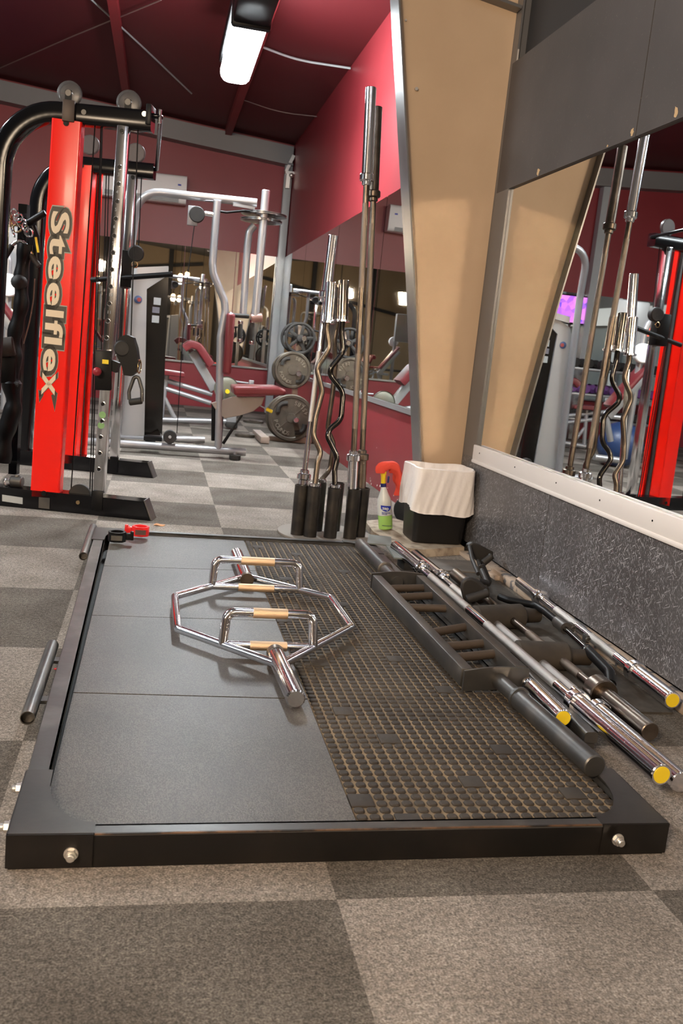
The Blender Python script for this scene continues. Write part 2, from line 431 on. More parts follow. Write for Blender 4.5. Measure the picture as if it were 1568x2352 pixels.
# rafters under the ceiling
for i, (pa, pb) in enumerate((((150, 0), (215, 235)), ((515, 215), (495, 310)))):
    pass
for x in (-.55, .68):
    struct('trim_4', MB().use(mat('maroon_rafter', (.19, .012, .016), .55)).hexa([V((x+a, y, zc(x)-c)) for c in (.09, .0) for a, y in ((-.04, 5.0), (.04, 5.0), (.04, BY-.1), (-.04, BY-.1))]), None)
# grey beam across the back wall
be = MB()
be.hexa([V((x, y, zc(x)-d)) for d in (.27, .05) for x, y in ((XL, BY-.16), (RX-.02, BY-.16), (RX-.02, BY), (XL, BY))])
be.hexa([V((x, y, zc(x)-d)) for d in (.29, .265) for x, y in ((XL, BY-.22), (RX-.02, BY-.22), (RX-.02, BY), (XL, BY))])
struct('trim_1', be, beamg)
# corner post with cleat
po = MB(); po.box((RX-.06, BY-.10, 1.6), (.10, .10, 3.2), bev=.01); struct('trim_2', po, postgrey)
cl = MB(); cl.box((RX-.05, BY-.18, 3.08), (.12, .12, .03)); cl.bar((RX-.10, BY-.2, 3.09), (RX-.02, BY-.2, 3.30), .025, .04); cl.box((RX-.07, BY-.2, 2.98), (.05, .06, .18)); cl.ball((RX-.03, BY-.22, 3.05), .035)
struct('trim_3', cl, bolt)

# mirrors: back wall panels
xs = [1.455, .905, .245, -.42, -1.1, -1.8, -2.5, -3.2, -3.9, -4.6]
for i in range(len(xs)-1):
    a, c = xs[i]-.004, xs[i+1]+.004
    o = MB().use(mirror).box(((a+c)/2, BY-.012, 1.315), (a-c, .016, 1.46)); 
    solo('wall_mirror', o, None, 'tall mirror panel on the red back wall, %s' % ('nearest the grey corner post' if i == 0 else 'number %d leftward from the corner post' % (i+1)), 'mirror', 'mirror panels on the back wall')
struct('trim_5', MB().box(((1.46-4.6)/2, BY-.02, .575), (6.06, .03, .022)), seamm)
# red wall panels
ys = [4.62, 5.0, 6.18+.42, 8.40, 10.33, BY-.16]
for i in range(len(ys)-1):
    a, c = ys[i]+.006, ys[i+1]-.006
    o = MB().use(mirror).box((RX-.008, (a+c)/2, 1.33), (.014, c-a, 1.42))
    solo('wall_mirror', o, None, ('mirror panel on the red side wall, %s' % ['behind the tapered steel column', 'just beyond the tapered column', 'second beyond the column', 'third beyond the column', 'nearest the back corner'][i]), 'mirror', 'mirror panels on the red side wall')
struct('trim_6', MB().box((RX-.014, (4.6+BY-.16)/2, .60), (.028, BY-.16-4.6, .035)), seamm)
# chipped paint low on red wall
chip = MB().use(mat('bare_plaster', (.62, .58, .52), .9))
for k in range(26):
    y = 5.1+random.random()*1.6 if k > 8 else 5.6+random.random()*.8
    z = abs(random.gauss(0, .035))+.004 if k < 20 else random.random()*.4; r_ = .003+random.random()*.009
    chip.prism([V((RX-.0012, y+math.cos(a+random.random()*.5)*r_*random.uniform(.7, 2.2), max(.001, z+math.sin(a)*r_*random.uniform(.6, 1.4)))) for a in [q*PI/3 for q in range(6)]], (.001, 0, 0))
struct('trim_7', chip, None)

# near mirror wall: big mirror, board above, board below, white trim, ledge
MY0, MY1 = .2, 4.285
my = [MY0, 2.62, MY1]
ob = MB().use(mirror).box((WX+.004, (MY0+MY1)/2, 1.14), (.014, MY1-MY0, 1.26)); 
solo('wall_mirror', ob, None, 'large clear mirror above the white trim, reflecting the standing barbells', 'mirror')
for k, (y0, y1) in enumerate(((MY0, 3.09), (3.096, 4.45))):
    ob = MB().box((WX-.004, (y0+y1)/2, 2.06), (.024, y1-y0, .60))
    o = solo('wall_board', ob, headb, 'charcoal board above the large mirror, %s' % ('the long one running off the frame' if k == 0 else 'the one beside the tapered column'), 'board', 'charcoal boards above the mirror')
# chips exposing wood at board bottom edge
wood = mat('exposed_wood', (.62, .42, .22), .8)
for (px, py, h_, w_) in ((1234, 405, .034, .020), (1449, 318, .035, .012), (1550, 270, .045, .014), (1397, 317, .010, .006)):
    c = onx(px, py, WX-.0165); c.z = 1.762+h_/2
    mb = MB().use(wood).prism([V((WX-.0168, c.y+math.cos(a)*w_*random.uniform(.4, 1.1), c.z+math.sin(a)*h_/2*random.uniform(.6, 1.1))) for a in [q*PI/7 for q in range(14)]], (.0015, 0, 0))
    struct('trim_8', mb, None)
for k, (y0, y1) in enumerate(((MY0, 3.355), (3.36, 4.45))):
    ob = MB().box((WX-.006, (y0+y1)/2, .253), (.028, y1-y0, .42))
    solo('kick_board', ob, kick, 'scratched grey kick board under the white trim, %s' % ('longer panel toward the camera' if k == 0 else 'short panel behind the waste bin'), 'board', 'scratched boards under the mirror')
tr = MB(); tr.box((WX-.022, (MY0+MY1)/2, .497), (.018, MY1-MY0, .072), bev=.003); tr.box((WX-.022, (MY0+MY1)/2, .453), (.026, MY1-MY0, .018), bev=.006)
struct('trim_9', tr, whitetrim)
for (px, py) in ((1101, 1041), (1182, 1073), (1277, 1109), (1377, 1149), (1498, 1196)):
    c = onx(px, py, WX-.031); struct('trim_10', MB().cyl(c, c-V((.0015, 0, 0)), .0035, n=10), satinblk)
struct('trim_11', MB().use(ledgem).box((WX-.038, (MY0+4.05)/2, .018), (.055, 4.05-MY0, .036), bev=.006).box((WX-.052, 3.9, .010), (.08, .5, .02), bev=.006), None)
# upper dark wall + post beyond the board
struct('trim_12', MB().box((WX+.03, 4.49, 3.0), (.06, .09, 1.3)), greypaint)
# grey wall strip between mirror and column
struct('trim_13', MB().box((WX-.001, 4.37, .90), (.03, .165, 1.72)), greypaint)

# ------------------------------------------------------------------ tapered column
CY = 4.50
col = thing('steel_column', (1.45, CY, 0), 'tapered tan steel column with dark grey flanges standing against the right wall', 'column')
lf = [(2.75, onz(0,0,0).x*0+.93), (2.562, .982), (1.311, 1.203), (.401, 1.345), (0, 1.40)]
zt = zc(1.0)
lf = [(zt, .83)]+[(2.562, .982), (1.311, 1.203), (.401, 1.345), (.0, 1.41)]
web = MB()
poly = [V((x, CY-.006, z)) for z, x in lf]+[V((WX-.01, CY-.006, 0)), V((WX-.01, CY-.006, zt))]
web.prism(poly, (0, .012, 0)); web.build('web', tan, col)
fm = MB()
for i in range(len(lf)-1):
    (z0, x0), (z1, x1) = lf[i], lf[i+1]
    fm.hexa([V((x1-.008, CY-.075, z1)), V((x1, CY-.075, z1)), V((x1, CY+.075, z1)), V((x1-.008, CY+.075, z1)), V((x0-.008, CY-.075, z0)), V((x0, CY-.075, z0)), V((x0, CY+.075, z0)), V((x0-.008, CY+.075, z0))])
fm.build('flange', greypaint, col)
MB().box((WX-.004, CY, zt/2), (.010, .15, zt)).build('flange', greypaint, col)
# pale worn paint line on outer flange edge
wl = MB()
for z0, z1 in ((.45, 1.35), (1.38, 1.92), (1.95, 2.1), (2.16, 2.42)):
    wl.box((WX-.004, CY-.0765, (z0+z1)/2), (.007, .003, z1-z0))
wl.build('worn_edge', mat('pale_scraped_edge', (.55, .50, .45), .6), col)
st = MB(); a = ony(1060, -12, CY-.01); c = ony(1205, 30, CY-.01)
st.bar(V((.86, CY-.04, c.z+.105)), V((WX-.012, CY-.04, c.z)), .070, .014); st.build('stiffener', greypaint, col)
hk = MB(); c = ony(955, 205, CY-.008); hk.cyl(c, c-V((0, .012, 0)), .008, n=12); c = ony(931, 47, CY-.008); hk.cyl(c, c-V((0, .008, 0)), .005, n=12)
hk.build('screw', bolt, col)

# ------------------------------------------------------------------ AC unit on the back wall
ac = thing('air_conditioner', (-.33, BY-.12, 2.46), 'white split air conditioner high on the red back wall', 'air conditioner')
MB().rtube([(-.88, BY-.12, 2.68), (.21, BY-.12, 2.70)], .22, .34, rc=.04).build('housing', white, ac)
MB().box((-.33, BY-.235, 2.56), (.9, .012, .05)).build('air_flap', cardb, ac)
MB().box((.12, BY-.232, 2.75), (.04, .004, .02)).build('display', labelb, ac)

# ------------------------------------------------------------------ lamps
lamp = thing('ceiling_light', (.45, 7.1, 3.2), 'bright white tubular lamp in a dark housing under the maroon ceiling', 'ceiling light')
LZ = 2.98
dy0, dy1 = 6.36, 7.66
df = MB().use(tube_on)
df.rtube([(.45, dy0, LZ), (.45, dy1, LZ)], .235, .16, rc=.07); df.build('diffuser', None, lamp)
MB().box((.45, dy0-.02, LZ+.02), (.26, .06, .20), bev=.02).build('end_cap', satinblk, lamp)
hs = MB(); hs.box((.45, 6.95, LZ+.14), (.26, 1.7, .10), bev=.02); hs.box((.45, 5.95, LZ+.02), (.24, .76, .16), bev=.02)
hs.build('housing', satinblk, lamp)
for y in (6.3, 7.4): MB().cyl((.45, y, LZ+.15), (.45, y, zc(.45)+.02), .012, n=8).build('hanger_rod', satinblk, lamp)
lo = area('lamp_glow', (.45, 7.17, LZ-.09), (.45, 7.17, 0), .22, 1.05, 45, COOL); 

# cool lamps deeper in the hall and to the left, warm lamps behind the camera
def batten(x, y, label, power, z=3.15, color=COOL, L=1.3, along='y'):
    t = thing('ceiling_light', (x, y, z), label, 'ceiling light', 'ceiling lights out of frame')
    d = (.14, L, .07) if along == 'y' else (L, .14, .07)
    MB().use(tube_on if color == COOL else mat('warm_diffuser', (1, .8, .5), .3, emit=(1, .66, .34), estr=14)).box((x, y, z-.05), d, bev=.02).build('diffuser', None, t)
    MB().box((x, y, z+.02), (d[0]+.03, d[1]+.03, .07)).build('housing', satinblk, t)
    MB().cyl((x, y, z+.04), (x, y, zc(x)+.02), .01, n=8).build('hanger_rod', satinblk, t)
    l = area('lamp_glow', (x, y, z-.10), (x, y, 0), d[0], d[1], power, color); return t
batten(-3.1, 5.1, 'white batten lamp over the middle left of the hall', 110, 3.5)
def highlight_batten(x, y, z, label):  # added unseen emitters, there to put bright streaks on the chrome bars
    t = thing('ceiling_light', (x, y, z), label, 'ceiling light', 'ceiling lights out of frame')
    MB().use(mat('highlight_strip', (1, 1, 1), .3, emit=(.84, .88, 1.), estr=8)).box((x, y, z-.05), (.16, 1.4, .07), bev=.02).build('diffuser', None, t)
    MB().box((x, y, z+.02), (.20, 1.44, .07)).build('housing', satinblk, t)
    MB().cyl((x, y, z+.04), (x, y, zc(x)+.02), .01, n=8).build('hanger_rod', satinblk, t)
highlight_batten(.55, 2.6, 3.42, 'added glowing strip for chrome highlights, high above the platform')
highlight_batten(-.9, 1.2, 3.45, 'added glowing strip for chrome highlights, high above the left edge of the carpet aisle')
highlight_batten(.9, .4, 3.42, 'added glowing strip for chrome highlights, high above the camera')
batten(-5.0, 3.0, 'white batten lamp over the left aisle', 60, 3.5)
def flood(x, y, z, tx, ty, tz, w_, h_, power, label):
    t = thing('flood_light', (x, y, z), label, 'flood light', 'warm flood lights behind the camera')
    d = (V((tx, ty, tz))-V((x, y, z))).normalized(); sx_ = d.cross(V((0, 0, 1))).normalized(); u_ = sx_.cross(d); Rm = Matrix((sx_, d, u_)).transposed()
    MB().box(V((x, y, z))-d*.05, (w_+.06, .08, h_+.06), Rm, .01).build('housing', satinblk, t)
    MB().use(mat('warm_diffuser', (1, .8, .5), .3, emit=(1, .78, .52), estr=6)).box(V((x, y, z))-d*.008, (w_, .012, h_), Rm).build('diffuser', None, t)
    MB().cyl((x, y, z+h_*.4), (x, y, zc(x)+.02), .012, n=8).build('hanger_rod', satinblk, t)
    area('flood_glow', tuple(V((x, y, z))+d*.01), (tx, ty, tz), w_, h_, power, WARM)
flood(-1.95, -1.9, 2.55, 1.2, 3.2, 1.2, .75, .26, 195, 'wide warm flood light behind the camera on the left')
flood(-4.6, -3.6, 2.7, -2., 0., .5, .9, .4, 60, 'smaller warm flood light in the front left corner')
def pendant(x, y, z, label, power=14):
    t = thing('pendant_bulb', (x, y, z), label, 'pendant lamp', 'bare warm bulbs over the front of the hall')
    MB().use(bulbm).ball((x, y, z), .055).build('bulb', None, t)
    MB().cyl((x, y, z+.05), (x, y, z+.12), .022, n=12).build('socket', satinblk, t)
    MB().cyl((x, y, z+.11), (x, y, zc(x)+.02), .005, n=6).build('cord', satinblk, t)
    l = bpy.data.lights.new('bulb_glow', 'POINT'); l.energy = power; l.color = WARM; l.shadow_soft_size = .06
    o = bpy.data.objects.new('bulb_glow', l); COL.objects.link(o); o.location = (x, y, z-.09)
pendant(.62, -1.4, 2.55, 'bare warm bulb hanging behind the camera')
pendant(.45, -1.9, 2.52, 'bare warm bulb just behind the first one')
pendant(.30, -3.2, 2.0, 'lower warm bulb hanging by the front wall')
pendant(.48, -3.4, 1.98, 'lower warm bulb, right one of the pair by the front wall')
pendant(-1.9, -3.9, 2.3, 'warm bulb in the front left of the hall')
pendant(1.05, 1.9-3.6, 2.35, 'warm bulb hanging close to the mirror wall')

# ------------------------------------------------------------------ ceiling wires
def wire(pts, r, label, m=None):
    mb = MB(); mb.tube(fillet(pts, 1.2, 12), r, n=6); return solo('ceiling_wire', mb, m or postgrey, label, 'wire', 'thin wires under the ceiling')
def oc(px, py, dz=.03):        # photo point on the sloped ceiling
    n = V((.075, 0, 1)); return onp(px, py, V((1.54, 0, 3.46-dz)), n)
wire([oc(195, -15), oc(330, 110), oc(440, 215)], .008, 'pale straight wire crossing the ceiling left of the lamp')
wire([oc(595, 105), oc(680, 138), oc(805, 157)], .010, 'pale sagging wire from the lamp to the red wall')
wire([oc(560, 230), oc(640, 258), oc(730, 268)], .006, 'faint wire sagging toward the far corner', mat('dull_wire', (.22, .14, .13), .6))
wire([oc(-20, 165), oc(170, 82), oc(370, 0)], .006, 'faint wire crossing the upper left ceiling', mat('dull_wire', (.22, .14, .13), .6))

# ================================================================== lifting platform
PX0, PX1, PY0, PY1 = -.205, 1.045, 1.488, 4.005
TZ = .052
plat = thing('lifting_platform', (.42, 2.75, 0), 'low framed deadlift platform, grey tiles on its left half and studded rubber on its right', 'lifting platform')
def lerp(a, b, t): return a+(b-a)*t
FLc, FRc, BLc, BRc = V((-.200, 1.488, 0)), V((1.050, 1.500, 0)), V((-.221, 3.995, 0)), V((1.020, 4.012, 0))
def beam(a, b, wdt, inw):       # angle iron: tall outer lip + top flange inward
    mb = MB(); d = (b-a).normalized(); n = V(inw)
    mb.use(platesteel).hexa([a+n*0, b+n*0, b+n*.006, a+n*.006]+[p+V((0, 0, .060)) for p in (a, b, b+n*.006, a+n*.006)])
    mb.use(topsteel).hexa([p+V((0, 0, .059)) for p in (a, b, b+n*wdt, a+n*wdt)]+[p+V((0, 0, .0645)) for p in (a+n*.002, b+n*.002, b+n*wdt, a+n*wdt)])
    mb.hexa([p+V((0, 0, .045)) for p in (a+n*(wdt-.005), b+n*(wdt-.005), b+n*wdt, a+n*wdt)]+[p+V((0, 0, .0645)) for p in (a+n*(wdt-.005), b+n*(wdt-.005), b+n*wdt, a+n*wdt)])
    return mb
for nm, a, b, wd, n in (('front_rail', FLc, FRc, .031, (0, 1, 0)), ('back_rail', BLc, BRc, .038, (0, -1, 0)), ('side_rail', FLc, BLc, .045, (1, 0, 0)), ('side_rail', FRc, BRc, .045, (-1, 0, 0))):
    beam(a, b, wd, n).build(nm, None, plat)
def gusset(c, sx, sy, lx=.142, ly=.235):
    P = [c, c+V((sx*lx, 0, 0)), c+V((sx*lx, sy*.036, 0))]
    # concave arc to the side rail
    for k in range(1, 9):
        t = k/9; P.append(c+V((sx*(.048+(lx-.048)*(1-math.sin(t*PI/2))), sy*(.036+(ly-.075)*(1-math.cos(t*PI/2))), 0)))
    P += [c+V((sx*.048, sy*ly, 0)), c+V((0, sy*ly, 0))]
    P = [p+V((-sx*.001, -sy*.001, .0645)) for p in P]
    mb = MB(); mb.use(gussetm).prism(P, (0, 0, .003)); mb.use(platesteel)
    o = c+V((-sx*.002, -sy*.004, 0))
    mb.hexa([o+V((-sx*.001, 0, .004)), o+V((sx*lx, 0, .004)), o+V((sx*lx, sy*.004, .004)), o+V((-sx*.001, sy*.004, .004)), o+V((-sx*.001, 0, .0665)), o+V((sx*lx, 0, .0665)), o+V((sx*lx, sy*.004, .0665)), o+V((-sx*.001, sy*.004, .0665))])
    o2 = c+V((-sx*.004, -sy*.003, 0))
    mb.hexa([o2+V((0, 0, .004)), o2+V((sx*.004, 0, .004)), o2+V((sx*.004, sy*ly, .004)), o2+V((0, sy*ly, .004)), o2+V((0, 0, .0665)), o2+V((sx*.004, 0, .0665)), o2+V((sx*.004, sy*ly, .0665)), o2+V((0, sy*ly, .0665))])
    return mb
for c, sx, sy in ((FLc, 1, 1), (FRc, -1, 1), (BLc, 1, -1), (BRc, -1, -1)):
    gusset(c, sx, sy).build('corner_plate', None, plat)
def hexbolt(p, d):
    p = V(p); d = V(d); mb = MB(); mb.cyl(p, p+d*.002, .0125, n=20); mb.cyl(p+d*.002, p+d*.010, .0105, n=6); mb.cyl(p+d*.010, p+d*.018, .0072, n=14, ch=.0015); return mb
for (px, py, d, pl) in ((163, 1961, (0, -1, 0), 'y'), (1418, 1928, (0, -1, 0), 'y')):
    c = ony(px, py, 1.484); hexbolt(c, d).build('bolt', bolt, plat)
for (px, py) in ((52, 1752), (24, 1868)):
    c = onx(px, py, -.209); hexbolt((-.209, c.y, .034), (-1, 0, 0)).build('bolt', bolt, plat)
MB().hexa([FLc+V((.142, -.0012, .0632)), FRc+V((-.142, -.0012, .0632)), FRc+V((-.142, .0030, .0640)), FLc+V((.142, .0030, .0640)), FLc+V((.142, -.0006, .0648)), FRc+V((-.142, -.0006, .0648)), FRc+V((-.142, .0030, .0650)), FLc+V((.142, .0030, .0650))]).build('worn_edge', mat('rusty_edge', (.16, .085, .045), .5, .5, noise=((.02, .015, .012), 20, .45, .6)), plat)
# welded plate pegs on the left rail
for (y0, y1) in ((3.52, 4.06), (2.0, 2.49)):
    o = MB(); o.pipe((-.238, y0, .052), (-.238, y1, .052), .0165, .0145); o.lathe((-.238, y0+.02, .052), (-.238, y0+.022, .052), [(0, .0145), (.002, .0145)]); 
    o.use if 0 else None
    q = o.build('band_peg', gunmetal, plat)
    bk = MB()
    for t in (.25, .8): bk.box((-.214, y0+(y1-y0)*t, .045), (.024, .03, .008))
    bk.build('peg_bracket', gunmetal, q, base=q['_base']); 
# grey tiles
ysL = [1.519, 2.155, 2.777, 3.390, 3.965]; ysR = [1.519, 2.142, 2.789, 3.424, 3.972]
for k in range(4):
    g = .0022 if k != 0 else .0035
    x0, x1 = -.153, .4215
    a = [V((x0, ysL[k]+g, 0)), V((x1, ysR[k]+g, 0)), V((x1, ysR[k+1]-g, 0)), V((x0, ysL[k+1]-g, 0))]
    mb = MB(); mb.hexa([p+V((0, 0, .004)) for p in a]+[p+V((0, 0, TZ)) for p in a])
    mb.build('floor_tile', matm, plat)
# studded mat
sm = MB().use(groove); sm.hexa([V(p) for z in (.004, .047) for p in ((.4245, 1.519, z), (.998, 1.526, z), (.992, 3.97, z), (.4245, 3.97, z))])
P_ = .0262; nx = 22; ny = 93; flat = set()
rr = random.Random(3)
for bx, by_ in ((0, 3), (3, 0), (10, 6), (18, 4), (2, 20), (14, 26), (6, 38), (17, 44), (9, 56), (3, 68), (13, 74), (19, 60), (7, 84), (0, 48), (15, 12), (1, 88), (5, 14), (11, 35), (2, 33)):
    for a in range(2):
        for b_ in range(2): flat.add((bx+a, by_+b_))
    x = .436+(bx+.5)*P_; y = 1.536+(by_+.5)*P_
    sm.use(stud).box((x, y, .0488), (2*P_-.003, 2*P_-.003, .006), bev=.002)
sm.use(stud)
ring = [(math.copysign(abs(math.cos(a))**.62, math.cos(a)), math.copysign(abs(math.sin(a))**.62, math.sin(a))) for a in [PI/10+q*PI/5 for q in range(10)]]
for i in range(nx):
    for j in range(ny):
        if (i, j) in flat: continue
        x = .4375+i*P_; y = 1.5375+j*P_; r1 = .0107; 
        vs = []
        for (r_, z) in ((r1, .0468), (r1*.96, .0498), (r1*.74, .0518)):
            vs += [(x+c*r_, y+s_*r_, z) for c, s_ in ring]
        fs = []
        for L in range(2):
            for k in range(10): fs.append((L*10+k, L*10+(k+1) % 10, (L+1)*10+(k+1) % 10, (L+1)*10+k))
        fs.append(tuple(20+k for k in range(10))); sm.add(vs, fs)
sm.build('studded_mat', None, plat, fixn=False)
MB().box((.42, 2.75, .003), (1.19, 2.45, .004)).build('base_board', rubberblk, plat)

# ================================================================== trap bar
TB = .082
tb = thing('trap_bar', (.37, 2.75, TZ), 'chrome hexagonal trap bar with two raised handles lying on the grey tiles', 'trap bar')
hx = [onz(635, 1517, TB), onz(408, 1444, TB), onz(401, 1370, TB), onz(567, 1326, TB), onz(760, 1373, TB), onz(807, 1440, TB)]
near, far = V((.369, 2.30, TB)), V((.360, 3.215, TB))
LN, LF, RF, RN = hx[1], hx[2], hx[4], hx[5]
fr = MB(); fr.tube([near, LN, LF, far], .0125, .02); fr.tube([near, RN, RF, far], .0125, .02)
fr.build('frame', chrome, tb)
def sleeve(a, b, r, m, parent, name='sleeve', capm=None, capr=None, cham=.002):
    o = MB().cyl(a, b, r, n=32, ch=cham).build(name, m, parent)
    if capm:
        a, b = V(a), V(b); d = (b-a).normalized(); MB().cyl(b-d*.001, b+d*.0012, capr or r*.8, n=28).build('end_cap', capm, o, base=o['_base'])
    return o
sleeve((.367, 2.37, TB), (.378, 2.065, TB), .0245, chrome, tb, cham=.004)
sleeve((.360, 3.19, TB), (.354, 3.57, TB), .0245, chrome, tb, cham=.003)
MB().cyl((.3675, 2.40, TB), (.3672, 2.372, TB), .0245, n=32).build('hub', worn, tb)
MB().cyl((.36, 3.165, TB), (.36, 3.19, TB), .0245, n=32).build('hub', worn, tb)
def on_side(A, B, y):          # point on line A->B with given y
    t = (y-A.y)/(B.y-A.y); return A+(B-A)*t
for (yy, A1, B1, A2, B2, tall, hy) in ((2.452, near, LN, near, RN, None, 0), (3.065, LF, far, RF, far, None, 0)):
    a = on_side(A1, B1, yy); b = on_side(A2, B2, yy); mid = (a+b)/2; d = (b-a)
    h = MB(); h.tube([a, b], .012); q = h.build('low_handle', chrome, tb)
    MB().cyl(mid-d*.205, mid+d*.205, .0135, n=28, ch=.001).build('grip', gold_knurl, q, base=q['_base'])
    H = .092
    dy = .016
    a2, b2 = a+V((.006, dy, H)), b+V((-.006, dy, H))
    h = MB(); h.tube([a, a2, b2, b], .0135, .026, seg=8); q = h.build('raised_handle', chrome, tb)
    mid = (a2+b2)/2; d = (b2-a2)
    MB().cyl(mid-d*.20, mid+d*.20, .0148, n=28, ch=.001).build('grip', gold_knurl, q, base=q['_base'])

# ================================================================== barbells and bars on the floor
def barbell(name, a, b, label, group=None, sh=chrome, kn=knurl, sl=chrome, col_=chrome, cap=None, rs=.0145, SL=.415, SR=.025, knurls=((.10, .42), (.44, .56), (.58, .90)), CR=.034, CL=.032, base=None):
    a, b = V(a), V(b); d = (b-a).normalized(); L = (b-a).length
    t = thing(name, base or (a if a.z < b.z else b), label, 'barbell', group)
    s0, s1 = a+d*SL, b-d*SL
    mb = MB().use(sh).cyl(s0-d*.02, s1+d*.02, rs, n=20).use(kn)
    D = s1-s0
    for k0, k1 in knurls: mb.cyl(s0+D*k0, s0+D*k1, rs+.0006, n=20)
    mb.build('shaft', None, t)
    for e, s in ((a, s0), (b, s1)):
        dd = (e-s).normalized()
        sleeve(s+dd*.01, e, SR, sl, t, capm=cap, capr=SR*.78)
        MB().lathe(s-dd*.022, s+dd*CL, [(0, SR*.72), (.004, SR*.9), (.018, SR*.9), (.020, CR-.003), (.024, CR), (.02+CL-.004, CR), (.02+CL, CR-.003)], 32).build('collar', col_, t)
    return t
ZB = .088
barbell('barbell', onz(908, 1255, ZB), onz(1519, 1780, ZB), 'chrome barbell with yellow end cap lying beside the studded mat, longest and nearest', cap=yellow, knurls=((.08, .40), (.53, .92)))
barbell('barbell', V((1.212, 3.93, .035)), V((1.228, 1.73, .035)), 'chrome barbell half hidden under the near one, running out of frame at lower right', knurls=((.1, .9),), CR=.033)
barbell('barbell', onz(1195, 1337, .062)+V((0, .0, 0)), onz(1544, 1609, .062), 'short chrome bar with yellow end cap lying along the wall ledge', cap=yellow, SL=.24, knurls=((.2, .45), (.6, .85)), CR=.033)
barbell('barbell', onz(1045, 1318, .046), onz(1493, 1682, .046), 'brown worn steel bar with thick round collar, between the two chrome ones', sh=worn, kn=wornk, sl=worn, col_=worn, SL=.30, CR=.043, CL=.055, rs=.0135, knurls=((.5, .9),))
# short chrome bar piece with yellow cap
sb = thing('short_bar', onz(1260, 1620, .07), 'stubby chrome bar with yellow end, tucked behind the multi-grip bar', 'bar')
a, b = onz(1212, 1570, .085), onz(1293, 1650, .085)
sleeve(lerp(a, b, .12), b, .0225, chrome, sb, capm=yellow, capr=.019)
MB().ball(a, .018, n=20).lathe(a, b, [(0, .012), (.03, .012), (.034, .02), (.05, .02), (.06, .0225)], 24).build('neck', chrome, sb)
# flat dark channel bar beside it
mb = MB(); a, b = onz(1195, 1528, .060), onz(1357, 1695, .060); mb.rtube([a, b], .034, .030, rc=.008); mb.bar(a-V((0, 0, .03)), b-V((0, 0, .03)), .02, .034)
solo('steel_channel', mb, gunmetal, 'dark grey steel channel lying under the near chrome barbell', 'steel bar')
# support block at far end of the barbell
mb = MB(); c = onz(925, 1290, .03); mb.box((c.x+.015, c.y, .031), (.05, .12, .062), bev=.004)
solo('support_block', mb, rubberblk, 'small black block under the far end of the near chrome barbell', 'block')

# multi-grip bar on the studded mat
MZ = .118
mg = thing('multi_grip_bar', (.94, 2.7, TZ), 'dark steel multi-grip bar like a short ladder lying on the studded rubber', 'multi-grip bar')
nl, nr, fl_, fr_ = V((.868, 2.215, 0)), V((1.035, 2.245, 0)), V((.846, 3.19, 0)), V((1.025, 3.22, 0))
def plate(a, b, z0, z1, th, m, name, par):
    d = (b-a).normalized(); n = V((-d.y, d.x, 0))*th/2
    mb = MB(); mb.hexa([p+V((0, 0, z)) for z in (z0, z1) for p in (a-n, b-n, b+n, a+n)]); return mb.build(name, m, par)
for (a, b) in ((nl, fl_), (nr, fr_)):
    mb = MB(); mb.bar(a+V((0, 0, .092)), b+V((0, 0, .092)), .034, .052, bev=.003); mb.build('side_rail', gunmetal, mg)
for (a, b, s) in ((nl, nr, -1), (fl_, fr_, 1)):
    # end plate with arched top
    P = []; n = 12
    a2, b2 = a+V((-.016, s*.016, 0)), b+V((.016, s*.016, 0))
    for k in range(n+1):
        t = k/n; p = lerp(a2, b2, t); P.append(p+V((0, 0, .119+.008*math.sin(PI*t))))
    P = [a2+V((0, 0, .062))]+P+[b2+V((0, 0, .062))]
    mb = MB(); mb.prism(P, (0, s*.008, 0)); mb.build('end_plate', gunmetal, mg)
for (lp, rp) in (((905, 1353), (974, 1350)), ((925, 1373), (992, 1368)), ((952, 1396), (1028, 1398)), ((1010, 1455), (1072, 1440)), ((1035, 1487), (1115, 1478)), ((1062, 1512), (1142, 1502))):
    a = onz(*lp, .095); b = onz(*rp, .095)
    ta = (a.y-nl.y)/(fl_.y-nl.y); a = lerp(nl, fl_, ta)+V((.012, 0, .095)); tb_ = (b.y-nr.y)/(fr_.y-nr.y); b = lerp(nr, fr_, tb_)+V((-.012, 0, .095))
    MB().cyl(a, b, .0135, n=18).build('grip', mat('rusty_knurl', (.12, .088, .065), .55, .6, bump=.5, bscale=700), mg)
for (yA, yB, yC, x0, x1, x2) in ((2.235, 2.09, 1.70, .958, .966, .990), (3.21, 3.40, 3.85, .935, .934, .930)):
    s = -1 if yC < yA else 1
    MB().cyl((x0, yA+s*.0, .088), (x1, yB, .088), .0215, n=28).build('shaft', gunmetal, mg)
    MB().lathe((x1, yB, .088), (x1+(x2-x1)*.1, yB+s*.012, .088), [(0, .024), (.003, .031), (.012, .031), (.014, .026)], 32).build('collar', gunmetal, mg)
    sleeve((x1, yB+s*.008, .088), (x2, yC, .088), .0262, gunmetal, mg, cham=.003)

# dark rollers (fat grips on short bars) and curved handle bar
for k, (p, q, r_, lab) in enumerate((((1085, 1420), (1198, 1415), .045, 'fat black roller lying between the bars, farther one'), ((1180, 1503), (1303, 1508), .045, 'fat black roller lying between the bars, nearer one'))):
    a, b = onz(*p, .048), onz(*q, .048); d = (b-a).normalized()
    t = thing('grip_roller', (a+b)/2-V((0, 0, .048)), lab, 'grip roller', 'fat black rollers')
    L = (b-a).length
    MB().lathe(a, b, [(0, .02), (.002, r_-.008), (.010, r_), (L-.010, r_), (L-.002, r_-.006), (L, .02)], 32).build('sleeve', mat('dusty_foam', (.035, .028, .022), .8, noise=((.06, .048, .036), 12, .4, .7)), t)
    MB().cyl(b-d*.01, b+d*.075, .026, n=24, ch=.003).build('core', brownblk, t)
cb = thing('cambered_bar', (1.38, 2.7, 0), 'matt black bent handle bar lying between the brown bar and the wall ledge', 'handle bar')
